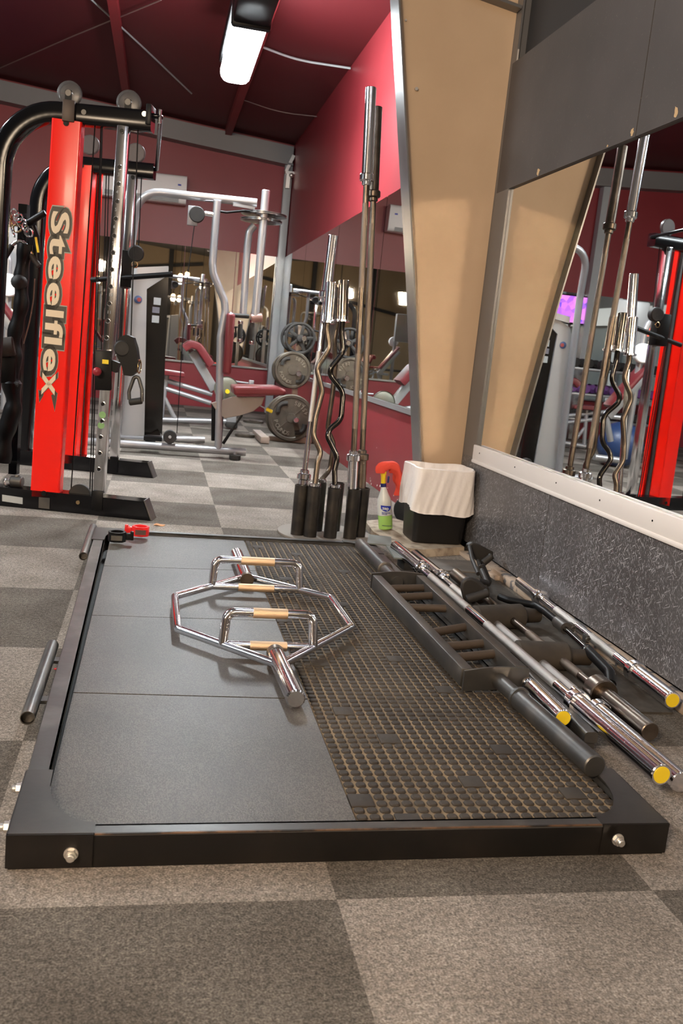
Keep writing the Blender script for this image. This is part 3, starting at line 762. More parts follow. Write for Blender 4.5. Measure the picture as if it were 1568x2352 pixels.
pts = [onz(1147, 1371, .075), onz(1165, 1378, .075), onz(1228, 1390, .08), onz(1252, 1405, .08), onz(1298, 1443, .08)]
MB().tube(pts, .0135, .05).build('grip', satinblk, cb)
MB().cyl(onz(1280, 1428, .08), onz(1300, 1444, .08), .021, n=24).build('hub', gunmetal, cb)
MB().tube([onz(1296, 1443, .078), onz(1350, 1493, .072)], .0105).build('shaft', blackbar, cb)
MB().ring(onz(1348, 1492, .072), (0, 1, 0), .010, .004, m=8).build('ring', chrome, cb)
MB().tube([onz(1346, 1490, .070), onz(1368, 1512, .066), onz(1400, 1545, .06), onz(1402, 1572, .045)], .0165, .06).build('grip', satinblk, cb)
for px, py in ((1312, 1440), (1345, 1466)):
    c = onz(px, py, .082); MB().box(c, (.012, .03, .026), bev=.002).ring(c+V((0, -.016, 0)), (0, 1, 0), .007, .003, m=8, n=14).build('lug', gunmetal, cb)
# V shaped black pulley handles
def vhandle(pA, pB, pC, z, label):
    t = thing('rowing_handle', onz(*pA, 0), label, 'rowing handle', 'black rowing handles by the bars')
    A, B, C = onz(*pA, z), onz(*pB, z+.01), onz(*pC, z-.01)
    mb = MB()
    c = (A+B+C)/3
    mb.prism([A+V((0, 0, .03)), B+V((0, 0, .03)), C+V((0, 0, .03)), c+V((0, 0, .04))][:3], (0, 0, -.05)); mb.build('side_plate', rubberblk, t)
    MB().cyl(lerp(B, C, -.1), lerp(B, C, 1.1), .022, n=20, ch=.005).build('grip', rubberblk, t)
    return t
def hp(poly, y, th, m, name, par, bev=.006):
    mb = MB().prism([ony(x, y_, y) for x, y_ in poly], th); o = mb.build(name, m, par)
    q = o.modifiers.new('round', 'BEVEL'); q.width = bev; q.segments = 3; q.limit_method = 'ANGLE'; return o
dusty = mat('dusty_black_rubber', (.022, .019, .017), .6)
t = thing('rowing_handle', onz(1092, 1382, 0), 'chunky rounded black handle block lying across the brown bar', 'rowing handle', 'black rowing handles by the bars')
hp([(1057, 1352), (1059, 1337), (1070, 1327), (1084, 1326), (1100, 1334), (1124, 1356), (1119, 1369), (1074, 1386), (1063, 1378)], 3.10, (.02, .06, -.01), dusty, 'block', t, .012)
MB().cyl(ony(1071, 1377, 3.08), ony(1121, 1361, 3.08), .017, n=20, ch=.004).build('grip', dusty, t)
MB().tube([ony(1096, 1332, 3.14), ony(1118, 1338, 3.25), ony(1106, 1310, 3.4)], .010, .02, n=10).build('side_arm', dusty, t)
t = thing('rowing_handle', onz(1108, 1345, 0), 'black triangular handle leaning on the wall below the waste bin', 'rowing handle', 'black rowing handles by the bars')
hp([(1075, 1253), (1086, 1246), (1100, 1250), (1134, 1268), (1133, 1279), (1108, 1300), (1094, 1286)], 3.72, (-.005, .03, 0), dusty, 'yoke', t, .006)
MB().cyl(ony(1108, 1294, 3.70), ony(1130, 1276, 3.70), .016, n=18, ch=.004).build('grip', dusty, t)
MB().tube([ony(1078, 1256, 3.70), ony(1084, 1285, 3.60), ony(1098, 1318, 3.46)], .009, .05, n=10).tube([ony(1098, 1288, 3.70), ony(1106, 1318, 3.5)], .009, n=10).build('side_arm', dusty, t)
hp([(1096, 1300), (1106, 1296), (1124, 1338), (1118, 1350), (1106, 1344)], 3.42, (.02, .02, 0), dusty, 'lower_plate', t, .004)
# mats under the bars, sheet at the platform corner
solo('dark_floor_sheet', MB().box((1.285, 2.98, .003), (.43, 1.55, .006)), mat('dark_brown_sheet', (.045, .038, .031), .95, noise=((.07, .06, .05), 30, .4, .7)), 'dark thin sheet lying under the loose bars beside the wall ledge', 'mat')  # dark sheet laid over the carpet beneath the loose bars
solo('thin_board', MB().box((1.24, 2.72, .009), (.34, .22, .006), Matrix.Rotation(.1, 3, 'Z')), mat('grey_board', (.17, .15, .13), .7, noise=((.10, .09, .08), 8, .4, .7)), 'pale grey thin board lying under the bars between the two rollers', 'board')
solo('thin_board', MB().box((1.33, 3.86, .006), (.36, .22, .012)), mat('grey_board', (.17, .15, .13), .7), 'brownish flat board on the floor in front of the waste bin', 'board')
mb = MB().box((1.06, 4.02, .075), (.11, .20, .006), Matrix.Rotation(-.25, 3, 'Z')).box((1.085, 3.80, .073), (.06, .26, .006), Matrix.Rotation(-.1, 3, 'Z'))
solo('metal_sheet', mb, mat('green_grey_sheet', (.17, .19, .175), .5), 'pale green-grey sheet lying over the far right corner of the platform', 'sheet')

# collars on the platform corner
def clip(cx, cy, z, m, m2, label, rz, name='barbell_clip'):
    t = thing(name, (cx, cy, z), label, 'barbell clip', 'plastic barbell clips')
    R_, r_, h = .037, .026, .040; vs = []; n = 32; outer = []
    for k in range(n):
        a = 2*PI*k/n; f = 1/max(abs(math.cos(((a+rz) % (PI/4))-PI/8)), .5)*.94
        outer.append((math.cos(a)*R_*f, math.sin(a)*R_*f, math.cos(a)*r_, math.sin(a)*r_))
    V_ = []
    for (zz, inner) in ((0, 0), (h, 0), (h, 1), (0, 1)):
        for o in outer: V_.append((cx+(o[2] if inner else o[0]), cy+(o[3] if inner else o[1]), z+zz))
    F = []
    for L in range(4):
        for k in range(n): F.append((L*n+k, L*n+(k+1) % n, ((L+1) % 4)*n+(k+1) % n, ((L+1) % 4)*n+k))
    mb = MB().add(V_, F); mb.build('ring', m, t)
    d = V((math.cos(rz), math.sin(rz), 0)); c = V((cx, cy, z+h/2))
    lv = MB(); lv.box(c+d*.046, (.022, .020, .028), bev=.003, rot=Matrix.Rotation(rz, 3, 'Z')); lv.box(c+d*.060+V((0, -.004, .004)), (.014, .014, .038), bev=.003, rot=Matrix.Rotation(rz, 3, 'Z')); lv.build('lever', m, t)
    MB().bar(c+V((-.022, -.0375, 0)), c+V((.022, -.0375, 0)), .004, .020).build('pad', m2, t)
c = onz(268, 1244, .0645); clip(c.x, c.y, .0675, satinblk, gunmetal, 'black plastic barbell clip on the platform corner', .15)
c = onz(321, 1232, .0645); clip(c.x+.002, c.y+.01, .0675, redclip, mat('brown_sticker', (.10, .05, .04), .5), 'red plastic barbell clip beside the black one', 3.0)
lf_ = MB(); c = onz(366, 1206, .002); lf_.prism([c+V((math.cos(a)*.028, math.sin(a)*.022, .003*math.cos(3*a))) for a in [q*PI/7 for q in range(14)]], (0, 0, .002))
solo('dry_leaf', lf_, orange, 'small orange scrap on the carpet behind the red clip', 'scrap')
for k, (px, py) in enumerate(((96, 1542), (132, 1537), (88, 1567), (72, 1617))):
    c = onz(px, py, .001); mb = MB().prism([c+V((math.cos(a+k)*.010, math.sin(a+k)*.006, 0)) for a in [q*PI/3 for q in range(6)]], (0, 0, .0015))
    solo('tape_scrap', mb, redclip, 'tiny torn red tape scrap by the left pegs, %s' % ['left of the peg', 'between peg and rail', 'second down on the left', 'lowest of them'][k], 'scrap', 'red tape scraps')

# ================================================================== barbell holder with standing bars
hd = thing('barbell_holder', (.88, 4.40, 0), 'black upright barbell holder of grouped tubes behind the platform', 'barbell holder')
MB().cyl((.88, 4.42, 0), (.88, 4.42, .012), .245, n=48, ch=.002).build('base_plate', mat('dusty_base', (.22, .19, .16), .7), hd)
HT = [(.722, 4.345, 0), (.782, 4.315, 0), (.838, 4.47, 0), (.883, 4.315, 0), (.936, 4.50, 0), (.985, 4.325, 0), (1.045, 4.385, 0)]
for x, y, _ in HT:
    MB().pipe((x, y, .012), (x, y, .262), .0325, .0285, 28).build('tube', mat('holder_tube', (.035, .032, .03), .38, .5, noise=((.07, .06, .05), 12, .45, .7)), hd)
def standing(x, y, top, label, m, kn, sl, colm, rs=.0145, **k):
    return barbell('barbell', (x, y, .014), top, label, 'barbells standing in the holder', sh=m, kn=kn, sl=sl, col_=colm, rs=rs, **k)
a = V((.985, 4.325, .014)); top = ony(852, 201, 4.40); 
standing(.985, 4.325, top, 'tall steel barbell standing in the holder, the front one with a chrome top', worn, wornk, chrome, chrome, knurls=((.10, .38), (.62, .92)))
top = ony(866, 246, 4.50)
standing(1.045, 4.385, top, 'tall brown barbell standing in the holder, just behind the chrome-topped one', worn, wornk, worn, worn, knurls=((.1, .9),))
def ezbar(base, pts, tub, r, m, sl, label, slr=.025, low=True, SLt=None):
    t = thing('curl_bar', base, label, 'curl bar', 'curl bars standing in the holder')
    MB().tube(pts, r, .07, n=16, seg=8).build('shaft', m, t)
    a, b = V(pts[-1]), V(tub); d = (b-a).normalized()
    sleeve(a, b, slr, sl, t)
    MB().lathe(a-d*.012, a+d*.022, [(0, slr*.6), (.002, slr+.009), (.010, slr+.009), (.012, slr), (.03, slr)], 28).build('collar', chrome if sl != blackbar else worn, t)
    p0 = V(pts[0]); sleeve(p0+V((0, 0, 0)), V(base)+V((0, 0, .002)), slr*.98, sl, t)
    MB().cyl(p0-V((0, 0, .008)), p0+V((0, 0, .010)), slr+.004, n=28, ch=.003).build('collar', chrome, t)
    return t
y = 4.38
ezbar((.783, 4.315, .012), [V((.783, 4.315, .27))]+[ony(a, b, yy) for a, b, yy in ((729, 1060, 4.33), (737, 1040, 4.34), (719, 1000, 4.35), (724, 960, 4.36), (740, 900, 4.37), (728, 850, 4.38), (733, 835, 4.38), (757, 800, 4.39), (750, 757, 4.40), (753, 738, 4.40))], ony(760, 648, 4.42), .0135, worn, chrome, 'bent curl bar of brown steel with chrome sleeve, the left one in the holder')
ezbar((.883, 4.315, .012), [V((.883, 4.315, .27))]+[ony(a, b, yy) for a, b, yy in ((768, 1080, 4.33), (775, 1050, 4.34), (751, 1002, 4.35), (757, 985, 4.36), (783, 965, 4.36), (788, 900, 4.38), (758, 862, 4.38), (759, 845, 4.38), (788, 810, 4.39), (784, 760, 4.40), (787, 735, 4.40))], ony(790, 644, 4.42), .0135, blackbar, mat('dark_chrome', (.20, .18, .16), .14, 1.), 'deeply bent glossy black curl bar in the middle of the holder')
ezbar((.838, 4.47, .012), [V((.838, 4.47, .27))]+[ony(a, b, 4.5) for a, b in ((757, 1080), (766, 1020), (752, 985), (764, 900), (770, 840), (768, 780), (776, 735))], ony(777, 655, 4.52), .0125, worn, worn, 'brown curl bar mostly hidden behind the black one')
a = V((.722, 4.345, .014)); top = ony(765, 541, 4.48)
barbell('barbell', a, top, 'short all-chrome barbell standing at the left rear of the holder', 'barbells standing in the holder', cap=None, SL=.30, knurls=((.3, .7),), rs=.0125)

# ================================================================== bin, spray bottle, slab
sl_ = MB(); P = [onz(838, 1196, .035), onz(846, 1206, .035), onz(860, 1222, .035), onz(905, 1247, .035), onz(935, 1258, .035), onz(975, 1262, .035), V((1.53, 4.16, .035)), V((1.53, 4.41, .035)), V((1.40, 4.72, .035)), onz(905, 1190, .035)]
P2 = [p-V((0, 0, .035))+V((0, .0, 0)) for p in P]
n_ = len(P); cc = sum(P, V((0, 0, 0)))/n_
sl_.add([p+V((random.uniform(-.006, .006), random.uniform(-.006, .006), 0)) for p in P]+[V((p.x, p.y-.015, .0)) for p in P2], [tuple(range(n_))]+[(i, (i+1) % n_, n_+(i+1) % n_, n_+i) for i in range(n_)]+[tuple(range(n_, 2*n_))[::-1]])
solo('concrete_footing', sl_, concrete, 'broken concrete footing under the waste bin and spray bottle', 'concrete slab')

bn = thing('waste_bin', (1.40, 4.30, .036), 'black plastic waste bin with a folded-over white liner beside the column', 'waste bin')
def rrect(cx, cy, hx_, hy_, r_, z, n=6):
    out = []
    for sx, sy, a0 in ((1, 1, 0), (-1, 1, 90), (-1, -1, 180), (1, -1, 270)):
        for k in range(n+1):
            a = math.radians(a0+90*k/n); out.append(V((cx+sx*(hx_-r_)+r_*math.cos(a), cy+sy*(hy_-r_)+r_*math.sin(a), z)))
    return out
def loft(rings, close=True):
    mb = MB(); n = len(rings[0]); vs = [p for r_ in rings for p in r_]; fs = []
    for i in range(len(rings)-1):
        for k in range(n): fs.append((i*n+k, i*n+(k+1) % n, (i+1)*n+(k+1) % n, (i+1)*n+k))
    if close: fs.append(tuple(range(n))[::-1])
    return mb.add(vs, fs)
bx, by_ = 1.403, 4.30
R1 = [rrect(bx, by_, .124, .105, .03, .036), rrect(bx, by_, .129, .11, .03, .044), rrect(bx, by_, .147, .122, .035, .385), rrect(bx, by_, .151, .125, .035, .392), rrect(bx, by_, .145, .119, .03, .392), rrect(bx, by_, .124, .105, .03, .05)]
loft(R1).build('body', binblk, bn)
rg = random.Random(11); rings = []
NR = 22
base_r = rrect(bx, by_, 1, 1, .1, 0, 12)
def liner_ring(hx_, hy_, z, amp, ph, zamp=0.):
    r0_ = rrect(bx, by_, hx_, hy_, .04, z, 12); r0_.append(r0_[0]); r_ = resamp(r0_, 161)[:-1]; out = []
    for i, p in enumerate(r_):
        a = i/len(r_)*2*PI; w_ = amp*(math.sin(a*9+ph)+.6*math.sin(a*17+ph*2.3)+.5*math.sin(a*5-ph))
        dr = V((p.x-bx, p.y-by_, 0)).normalized()
        out.append(p+dr*(w_+amp*.5*math.sin(a*31+ph*5)+rg.uniform(-1, 1)*amp*.35)+V((0, 0, zamp*math.sin(a*2+2.6)+zamp*.4*math.sin(a*5))))
    return out
rings = [liner_ring(.116, .092, .14, .003, 1.), liner_ring(.132, .106, .34, .003, 1.4), liner_ring(.143, .116, .398, .002, 1.8, .003), liner_ring(.150, .124, .412, .002, 2., .003)]
for k in range(16):
    t = k/15; rings.append(liner_ring(.155+.007*t, .131+.016*t, .408-.205*t, .0016+.0022*t, 2.+t*2.2, .003+.012*t))
rings.append(liner_ring(.162, .149, .198, .0035, 4.2, .015))
lm = loft(rings, False); lm.build('liner', whitepl, bn)

spb = thing('spray_bottle', (1.213, 4.47, .035), 'white spray bottle of green cleaner standing on the concrete footing', 'spray bottle')
sx_, sy_ = 1.213, 4.50
prof = [(0, .030), (.004, .036), (.075, .0375)]
MB().lathe((sx_, sy_, .036), (sx_-.012, sy_, .111), prof, 28).build('liquid', liquid, spb)
MB().lathe((sx_-.012, sy_, .111), (sx_-.045, sy_, .311), [(0, .0375), (.055, .037), (.085, .034), (.115, .022), (.140, .0145), (.150, .0135)], 28).build('bottle', milky, spb)
q = V((sx_-.036, sy_, .257))
MB().lathe(q, q+V((-.003, 0, .018)), [(0, .0155), (.018, .0150)], 24).build('neck_ring', navy, spb)
MB().lathe(q+V((-.003, 0, .018)), q+V((-.010, 0, .092)), [(0, .0125), (.036, .0125), (.050, .016), (.072, .016)], 20).build('spray_head', yellow, spb)
MB().box(q+V((.020, -.004, .040)), (.010, .012, .036), bev=.003).build('trigger', navy, spb)
def curved(mbt, c0, R_):      # wrap flat text around the bottle (front faces -y)
    for i, v in enumerate(mbt.v):
        a = (v.x-c0.x)/R_; rr_ = R_+(c0.y-R_-v.y) if 0 else R_+(c0.y-v.y)
        mbt.v[i] = V((c0.x+rr_*math.sin(a), c0.y+R_-rr_*math.cos(a)-0, v.z))
    return mbt
def subdivided_plate(x0, x1, z0, z1, y, n=12, shape=None):
    mb = MB(); vs = []; fs = []
    for i in range(n+1):
        x = x0+(x1-x0)*i/n; lo, hi = (z0, z1) if shape is None else shape(i/n)
        vs += [(x, y, lo), (x, y, hi), (x, y+.0006, lo), (x, y+.0006, hi)]
    for i in range(n):
        a = i*4; b_ = a+4; fs += [(a, b_, b_+1, a+1), (a+2, a+3, b_+3, b_+2), (a+1, b_+1, b_+3, a+3), (a, a+2, b_+2, b_)]
    return mb.add(vs, fs)
def tilt(mb):
    for i, v in enumerate(mb.v): mb.v[i] = V((v.x-(v.z-.036)*.160, v.y, v.z))
    return mb
RB = .0378; c0 = V((sx_, sy_-RB, 0))
def lab(mb, y_off, m, name):
    for i, v in enumerate(mb.v): mb.v[i] = V((v.x, v.y, v.z))
    return tilt(curved(mb, V((sx_, sy_-RB-y_off, 0)), RB+y_off)).build(name, m, spb)
lab(subdivided_plate(sx_-.030, sx_+.030, .137, .163, sy_-RB-.0006, shape=lambda t: (.163-.030*math.sin(PI*min(1, max(0, .12+t*.85)))**.6, .163)), .0006, labelb, 'label')
tx = MB().text('zep', (sx_-.022, sy_-RB-.0016, .143), (1, 0, 0), (0, 0, 1), .024, .0006, offset=.0006, sx=1.05); lab(tx, .0016, labelw, 'lettering')
tx = MB().text('PROFESSIONAL', (sx_-.026, sy_-RB-.0012, .124), (1, 0, 0), (0, 0, 1), .0075, .0004, offset=.0002, sx=.95).text('SPRAYER', (sx_-.026, sy_-RB-.0012, .1165), (1, 0, 0), (0, 0, 1), .0075, .0004, offset=.0002, sx=.95); lab(tx, .0012, labelb, 'lettering')
lab(subdivided_plate(sx_-.028, sx_+.028, .057, .0595, sy_-RB-.0008), .0008, navy, 'label_line')
# red cloth over the spray head
cl_ = MB(); pth = [ony(a, b_, 4.5) for a, b_ in ((874, 1086), (874, 1077), (883, 1069), (899, 1067), (911, 1080), (918, 1108), (919, 1136))]
Wd = [.028, .040, .046, .045, .042, .040, .032]
Q = fillet(pth, .03, 3); m_ = len(Q); vs = []; fs = []; K = 20
Q = resamp(Q, 26); m_ = len(Q)
for i, p in enumerate(Q):
    t = i/(m_-1)*(len(Wd)-1); k = min(int(t), len(Wd)-2); wd = Wd[k]+(Wd[k+1]-Wd[k])*(t-k)
    tg = (Q[min(i+1, m_-1)]-Q[max(i-1, 0)]).normalized(); nrm = V((0, 1, 0)).cross(tg).normalized()
    for j in range(K):
        a = 2*PI*j/K; e = wd*.95*(1+.14*math.sin(a*3+i*.25))
        vs.append(p+V((0, 1, 0))*math.cos(a)*e*.85+nrm*math.sin(a)*(.023+.004*math.sin(i*.8)+.004*min(t, 5)/5)*(1.0+.22*math.sin(a*3+i*.35)+.12*math.sin(a*5-i*.6)))
for i in range(m_-1):
    for j in range(K): fs.append((i*K+j, i*K+(j+1) % K, (i+1)*K+(j+1) % K, (i+1)*K+j))
cl_.add(vs, fs+[tuple((m_-1)*K+j for j in range(K))])
# inner fold at the open mouth
cl_.add([vs[j]*1 for j in range(K)]+[Q[3]+(vs[j]-Q[0])*.35 for j in range(K)], [(j, K+j, K+(j+1) % K, (j+1) % K) for j in range(K)])
solo('cleaning_cloth', cl_, clothm, 'red cleaning cloth draped over the spray bottle head', 'cloth')
# dark round thing behind the bottle (plate leaning at the wall base)
t = thing('weight_plate', (1.40, 4.86, 0), 'small dark weight plate on the floor between the spray bottle and bin', 'weight plate')
MB().lathe((1.40, 4.84, .075), (1.43, 4.87, .078), [(0, .02), (.002, .068), (.01, .075), (.032, .075), (.04, .068), (.042, .02)], 32).build('disc', rubberblk, t)

# ================================================================== red cable machine
UX = V((.977, -.214, 0)); NY = V((.214, .977, 0)); P0 = V((.008, 4.52, 0)); P1 = V((.008, 5.89, 0))
def pn(px, py, off=0.): return onp(px, py, P0+NY*off, NY)
def pf(px, py, off=0.): return onp(px, py, P1+NY*off, NY)
cmc = thing('cable_machine', (-.4, 5.2, 0), 'tall red and black twin-column cable machine standing behind the platform', 'cable machine')
holes_n = [(274, 383), (271.7, 422), (268.6, 462), (265.5, 502), (262, 541), (259.4, 580), (256.6, 619), (253.8, 658), (251, 697), (247.5, 737), (244.5, 776), (236, 928), (234, 967), (231, 1004), (229, 1041), (227, 1078)]
def frame_side(P, pj, post_t, post_b, sh_l, sh_r, zt_, tagn):
    # foot
    mb = MB(); poly = [P-UX*1.15, P, P-UX*.042+V((0, 0, .095)), P-UX*1.15+V((0, 0, .095))]
    mb.prism(poly, NY*.10); ft = mb.build('foot_beam', blackpaint, cmc)
    e0, e1 = P+UX*.002, P-UX*.040+V((0, 0, .10))
    MB().prism([e0, e0+UX*.006, e1+UX*.006, e1], NY*.10).build('end_plate', gunmetal, ft, base=ft['_base'])
    # arch
    c = NY*.05
    top = lambda x, z: V((P.x, P.y, 0))+UX*((x-P.x)/UX.x)+c+V((0, 0, z))
    MB().rtube([top(-.83, .09), top(-.79, 1.885), top(-.105, 1.885)], .08, .092, bend=.27, up=(0, 0, 1), seg=12).build('arch_tube', blackpaint, cmc)
    a, b = pj(*post_t, .025), pj(*post_b, .025); mid = a.lerp(b, .5); 
    return a, b
a, b = frame_side(P0, pn, (285, 291), (228, 1131), 0, 0, 1.85, 'near')
def plate_bar(mb, a, b, w, d): return mb.bar(a, b, w, d, up=NY, bev=.003)
up_n = plate_bar(MB(), a, b, .052, .05).build('pulley_upright', mat('perforated_chrome', (.72, .72, .74), .12, 1.), cmc)
for i, (px, py) in enumerate(holes_n):
    c = pn(px, py, -.001)
    MB().ring(c, NY, .0105, .0022, 20, 6).build('hole_rim', chrome, up_n, base=up_n['_base'])
    MB().cyl(c-NY*.0006, c+NY*.0004, .0095, n=18).build('hole', satinblk, up_n, base=up_n['_base'])
for i, (px, py) in enumerate(holes_n[1:10]):
    c = pn(px, py, -.002)+V((0, 0, .034)); MB().text(str(i+3), c-UX*.007, UX, (0, 0, 1), .022, .0004).build('numeral', cardb, up_n, base=up_n['_base'])
for (px, py) in ((235, 953), (232, 977)):
    c = pn(px, py, -.0008); MB().cyl(c-NY*.0004, c, .017, n=20).build('sticker', greentag, up_n, base=up_n['_base'])
c = pn(280, 301, -.001); MB().cyl(c-NY*.004, c, .010, n=14).build('bolt', satinblk, up_n, base=up_n['_base'])
mb = MB(); a = pn(225, 1128, -.004); b = pn(222, 1172, -.004); mb.bar(a, b, .052, .008, up=NY, bev=.002); mb.build('socket', satinblk, cmc)
# near shroud with lettering
tl, trr, br_, bl_ = pn(118, 270), pn(187, 280), pn(135, 1143), pn(68, 1140)
def shroud_box(bl, br, tr_, tl, depth, name='shroud', m=redgloss, bev=.010):
    n = 6; mb = MB(); D = NY*depth
    def rr(l, r):
        w = (r-l).length; u = (r-l).normalized(); P = [l+D]
        for k in range(n+1):
            a = PI/2*k/n; P.append(l+u*(bev-bev*math.cos(a))+NY*(bev-bev*math.sin(a)))
        for k in range(n+1):
            a = PI/2*k/n; P.append(r-u*(bev-bev*math.sin(a))+NY*(bev-bev*math.cos(a)))
        P.append(r+D); return P
    A, B = rr(bl, br), rr(tl, tr_); k = len(A)
    mb.add(A+B, [(i, (i+1) % k, k+(i+1) % k, k+i) for i in range(k)]+[tuple(range(k))[::-1], tuple(range(k, 2*k))])
    return mb.build(name, m, cmc)
sh = shroud_box(bl_, br_, trr, tl, .055)
for (px, py) in ((152, 283), (101, 1133)):
    c = pn(px, py, -.001); q = MB().cyl(c-NY*.003, c, .013, n=20).cyl(c-NY*.005, c-NY*.003, .008, n=6); q.build('bolt', satinblk, sh, base=sh['_base'])
# lettering: reads downwards, letter tops to the right
dwn = (pn(101, 1133)-pn(152, 283)).normalized(); org = pn(119, 482, 0)
rgt = dwn; upv = (UX-dwn*UX.dot(dwn)).normalized()
for off_, dd, m_, nm in ((.0165, -.0012, greyline, 'lettering_edge'), (.0138, -.0020, greybr, 'lettering_outline'), (.0028, -.0028, cream, 'lettering')):
    mb = MB()
    mb.text('Steelfle', org+NY*dd+upv*.004, rgt, upv, .118, .0006, offset=off_, sx=2.0, space=1.08)
    xmax = max((v-org).dot(rgt) for v in mb.v)-off_*2.0
    xs0 = xmax+.016
    def X(u_, v_): return org+rgt*(xs0+u_)+upv*v_+NY*dd
    o = off_*1.1
    # italic-like x with a long tail
    for q in (((0, .064), (.030, .064), (.104, .004), (.074, .004)), ((.0, .004), (.030, .004), (.100, .064), (.070, .064))):
        ctr = V((sum(p[0] for p in q)/4, sum(p[1] for p in q)/4, 0))
        qq = []
        for p in q:
            d = V((p[0]-ctr.x, p[1]-ctr.y, 0)); qq.append(X(p[0]+(o if d.x > 0 else -o), p[1]+(o*.8 if d.y > 0 else -o*.8)))
        mb.prism(qq, NY*.0006)
    if nm != 'lettering':
        mb.prism([X(.085, .070+o*.6), X(.160+o, .072), X(.100, .050)], NY*.0006); mb.prism([X(.080, -.004-o*.6), X(.125+o, -.006), X(.100, .014)], NY*.0006)
    mb.build(nm, m_, sh, base=sh['_base'])
# near top fittings
for (px, py) in ((160, 216), (296, 237)):
    c = pn(px, py, .05); q = MB().lathe(c-NY*.014, c+NY*.014, [(0, .048), (.003, .056), (.009, .058), (.012, .050), (.016, .050), (.019, .058), (.025, .056), (.028, .048)], 36).build('pulley_wheel', pulleym, cmc)
    MB().cyl(c-NY*.022, c+NY*.022, .014, n=18).build('axle', gunmetal, q, base=q['_base'])
    mb = MB(); 
    for s in (-.019, .019): mb.bar(c+NY*s-V((0, 0, .065)), c+NY*s+V((0, 0, .012)), .030, .004, up=NY)
    mb.build('pulley_bracket', satinblk, q, base=q['_base'])
c = pn(152, 254, -.006); MB().box(c+NY*.05, (.055, .115, .095), bev=.004).build('clamp', mat('brown_steel', (.07, .05, .04), .5, .3), cmc)
for (px, py, m_) in ((193, 258, gunmetal), (332, 262, bolt)):
    c = pn(px, py, .012); MB().cyl(c-NY*.006, c+NY*.004, .012, n=16).build('bolt', m_, cmc)
ea, eb = pn(352, 266, .05), pf(347, 388, .05)
MB().bar(pn(346, 268, .05)-UX*.012, pn(346, 268, .05)+UX*.012, .10, .09, bev=.003).build('arm_cap', satinblk, cmc)
MB().tube([ea, ea+UX*.035, eb+UX*.035, eb], .012, .05).build('link_tube', blackpaint, cmc)
MB().cyl(ea+UX*.03+V((0, 0, .03)), ea+UX*.03-V((0, 0, .03)), .008, n=12).build('chrome_pin', chrome, cmc)
# carriage
c = pn(234, 850, -.02)
cg = MB().box(c+NY*.03, (.078, .12, .19), rot=Matrix.Rotation(math.radians(-3), 3, 'Y'), bev=.006).build('carriage', satinblk, cmc)
mb = MB(); a = pn(242, 831, -.053); mb.box(a, (.030, .003, .020), rot=Matrix.Rotation(math.atan2(UX.y, UX.x), 3, 'Z')); mb.build('sticker', yellow, cg, base=cg['_base'])
a = pn(229, 853, -.055); MB().cyl(a, a-NY*.035, .006, n=12).build('pull_pin', satinblk, cg, base=cg['_base']); MB().ball(a-NY*.045, .021, n=18).build('knob', redclip if 0 else mat('dull_red_knob', (.30, .02, .03), .35), cg, base=cg['_base'])
a, b = pn(256, 838, .0), pn(272, 845, .0); MB().bar(a, b, .05, .05).build('swivel_arm', satinblk, cg, base=cg['_base'])
# swivel pulley housing
mb = MB(); A = [pn(x, y, -.05) for x, y in ((267, 790), (273, 775), (290, 768), (305, 775), (313, 800), (317, 830), (312, 855), (300, 864), (284, 862), (279, 840), (268, 818))]
mb.prism(A, NY*.05); q = mb.build('pulley_housing', satinblk, cmc)
MB().cyl(pn(280, 800, -.06), pn(280, 800, .01), .038, n=28, ch=.006).build('pulley_wheel', rubberblk, q, base=q['_base'])
# D handle hanging from the swivel pulley
dh = thing('stirrup_handle', pn(313, 930, -.02), 'dark stirrup handle hanging by a gold clip from the cable machine', 'handle')
MB().ring(pn(320, 842, -.02), UX, .032, .0035, 24, 8).build('carabiner', mat('brass_clip', (.62, .45, .25), .25, 1.), dh)
MB().tube([pn(297, 918, -.02), pn(296, 900, -.02), pn(308, 866, -.02), pn(318, 866, -.02), pn(326, 895, -.02), pn(326, 922, -.02)], .009, .03).build('strap', gunmetal, dh)
MB().cyl(pn(297, 924, -.02), pn(326, 920, -.02), .0165, n=20, ch=.003).build('grip', rubberblk, dh)
# foot details
a = pn(5, 1137, -.002); b = pn(52, 1157, -.002)
mb = MB().prism([pn(5, 1136, -.001), pn(52, 1143, -.001), pn(52, 1158, -.001), pn(5, 1151, -.001)], -NY*.001); mb.build('maker_label', cardb, cmc)
mb = MB().prism([pn(90, 1142, -.001), pn(115, 1144, -.001), pn(114, 1169, -.001), pn(89, 1166, -.001)], -NY*.004); mb.build('foot_bracket', gunmetal, cmc)
c = pn(183, 1156, .05); c.z = .086; MB().cyl(c-NY*.014, c+NY*.014, .056, n=30, ch=.004).build('low_pulley', rubberblk, cmc)
c = pn(179, 1154, -.001); MB().cyl(c-NY*.003, c, .010, n=14).build('bolt', mat('brass_clip', (.62, .45, .25), .25, 1.), cmc)
# cables
for (A, B) in ((pn(218, 290, .05), pn(162, 1142, .05)), (pn(235, 290, .05), pn(211, 1142, .05)), (pn(232, 290, .07), pn(206, 1142, .07)), (pn(317, 290, .05), pn(300, 790, .0))):
    MB().cyl(A, B, .0032, n=8).build('cable', satinblk, cmc)
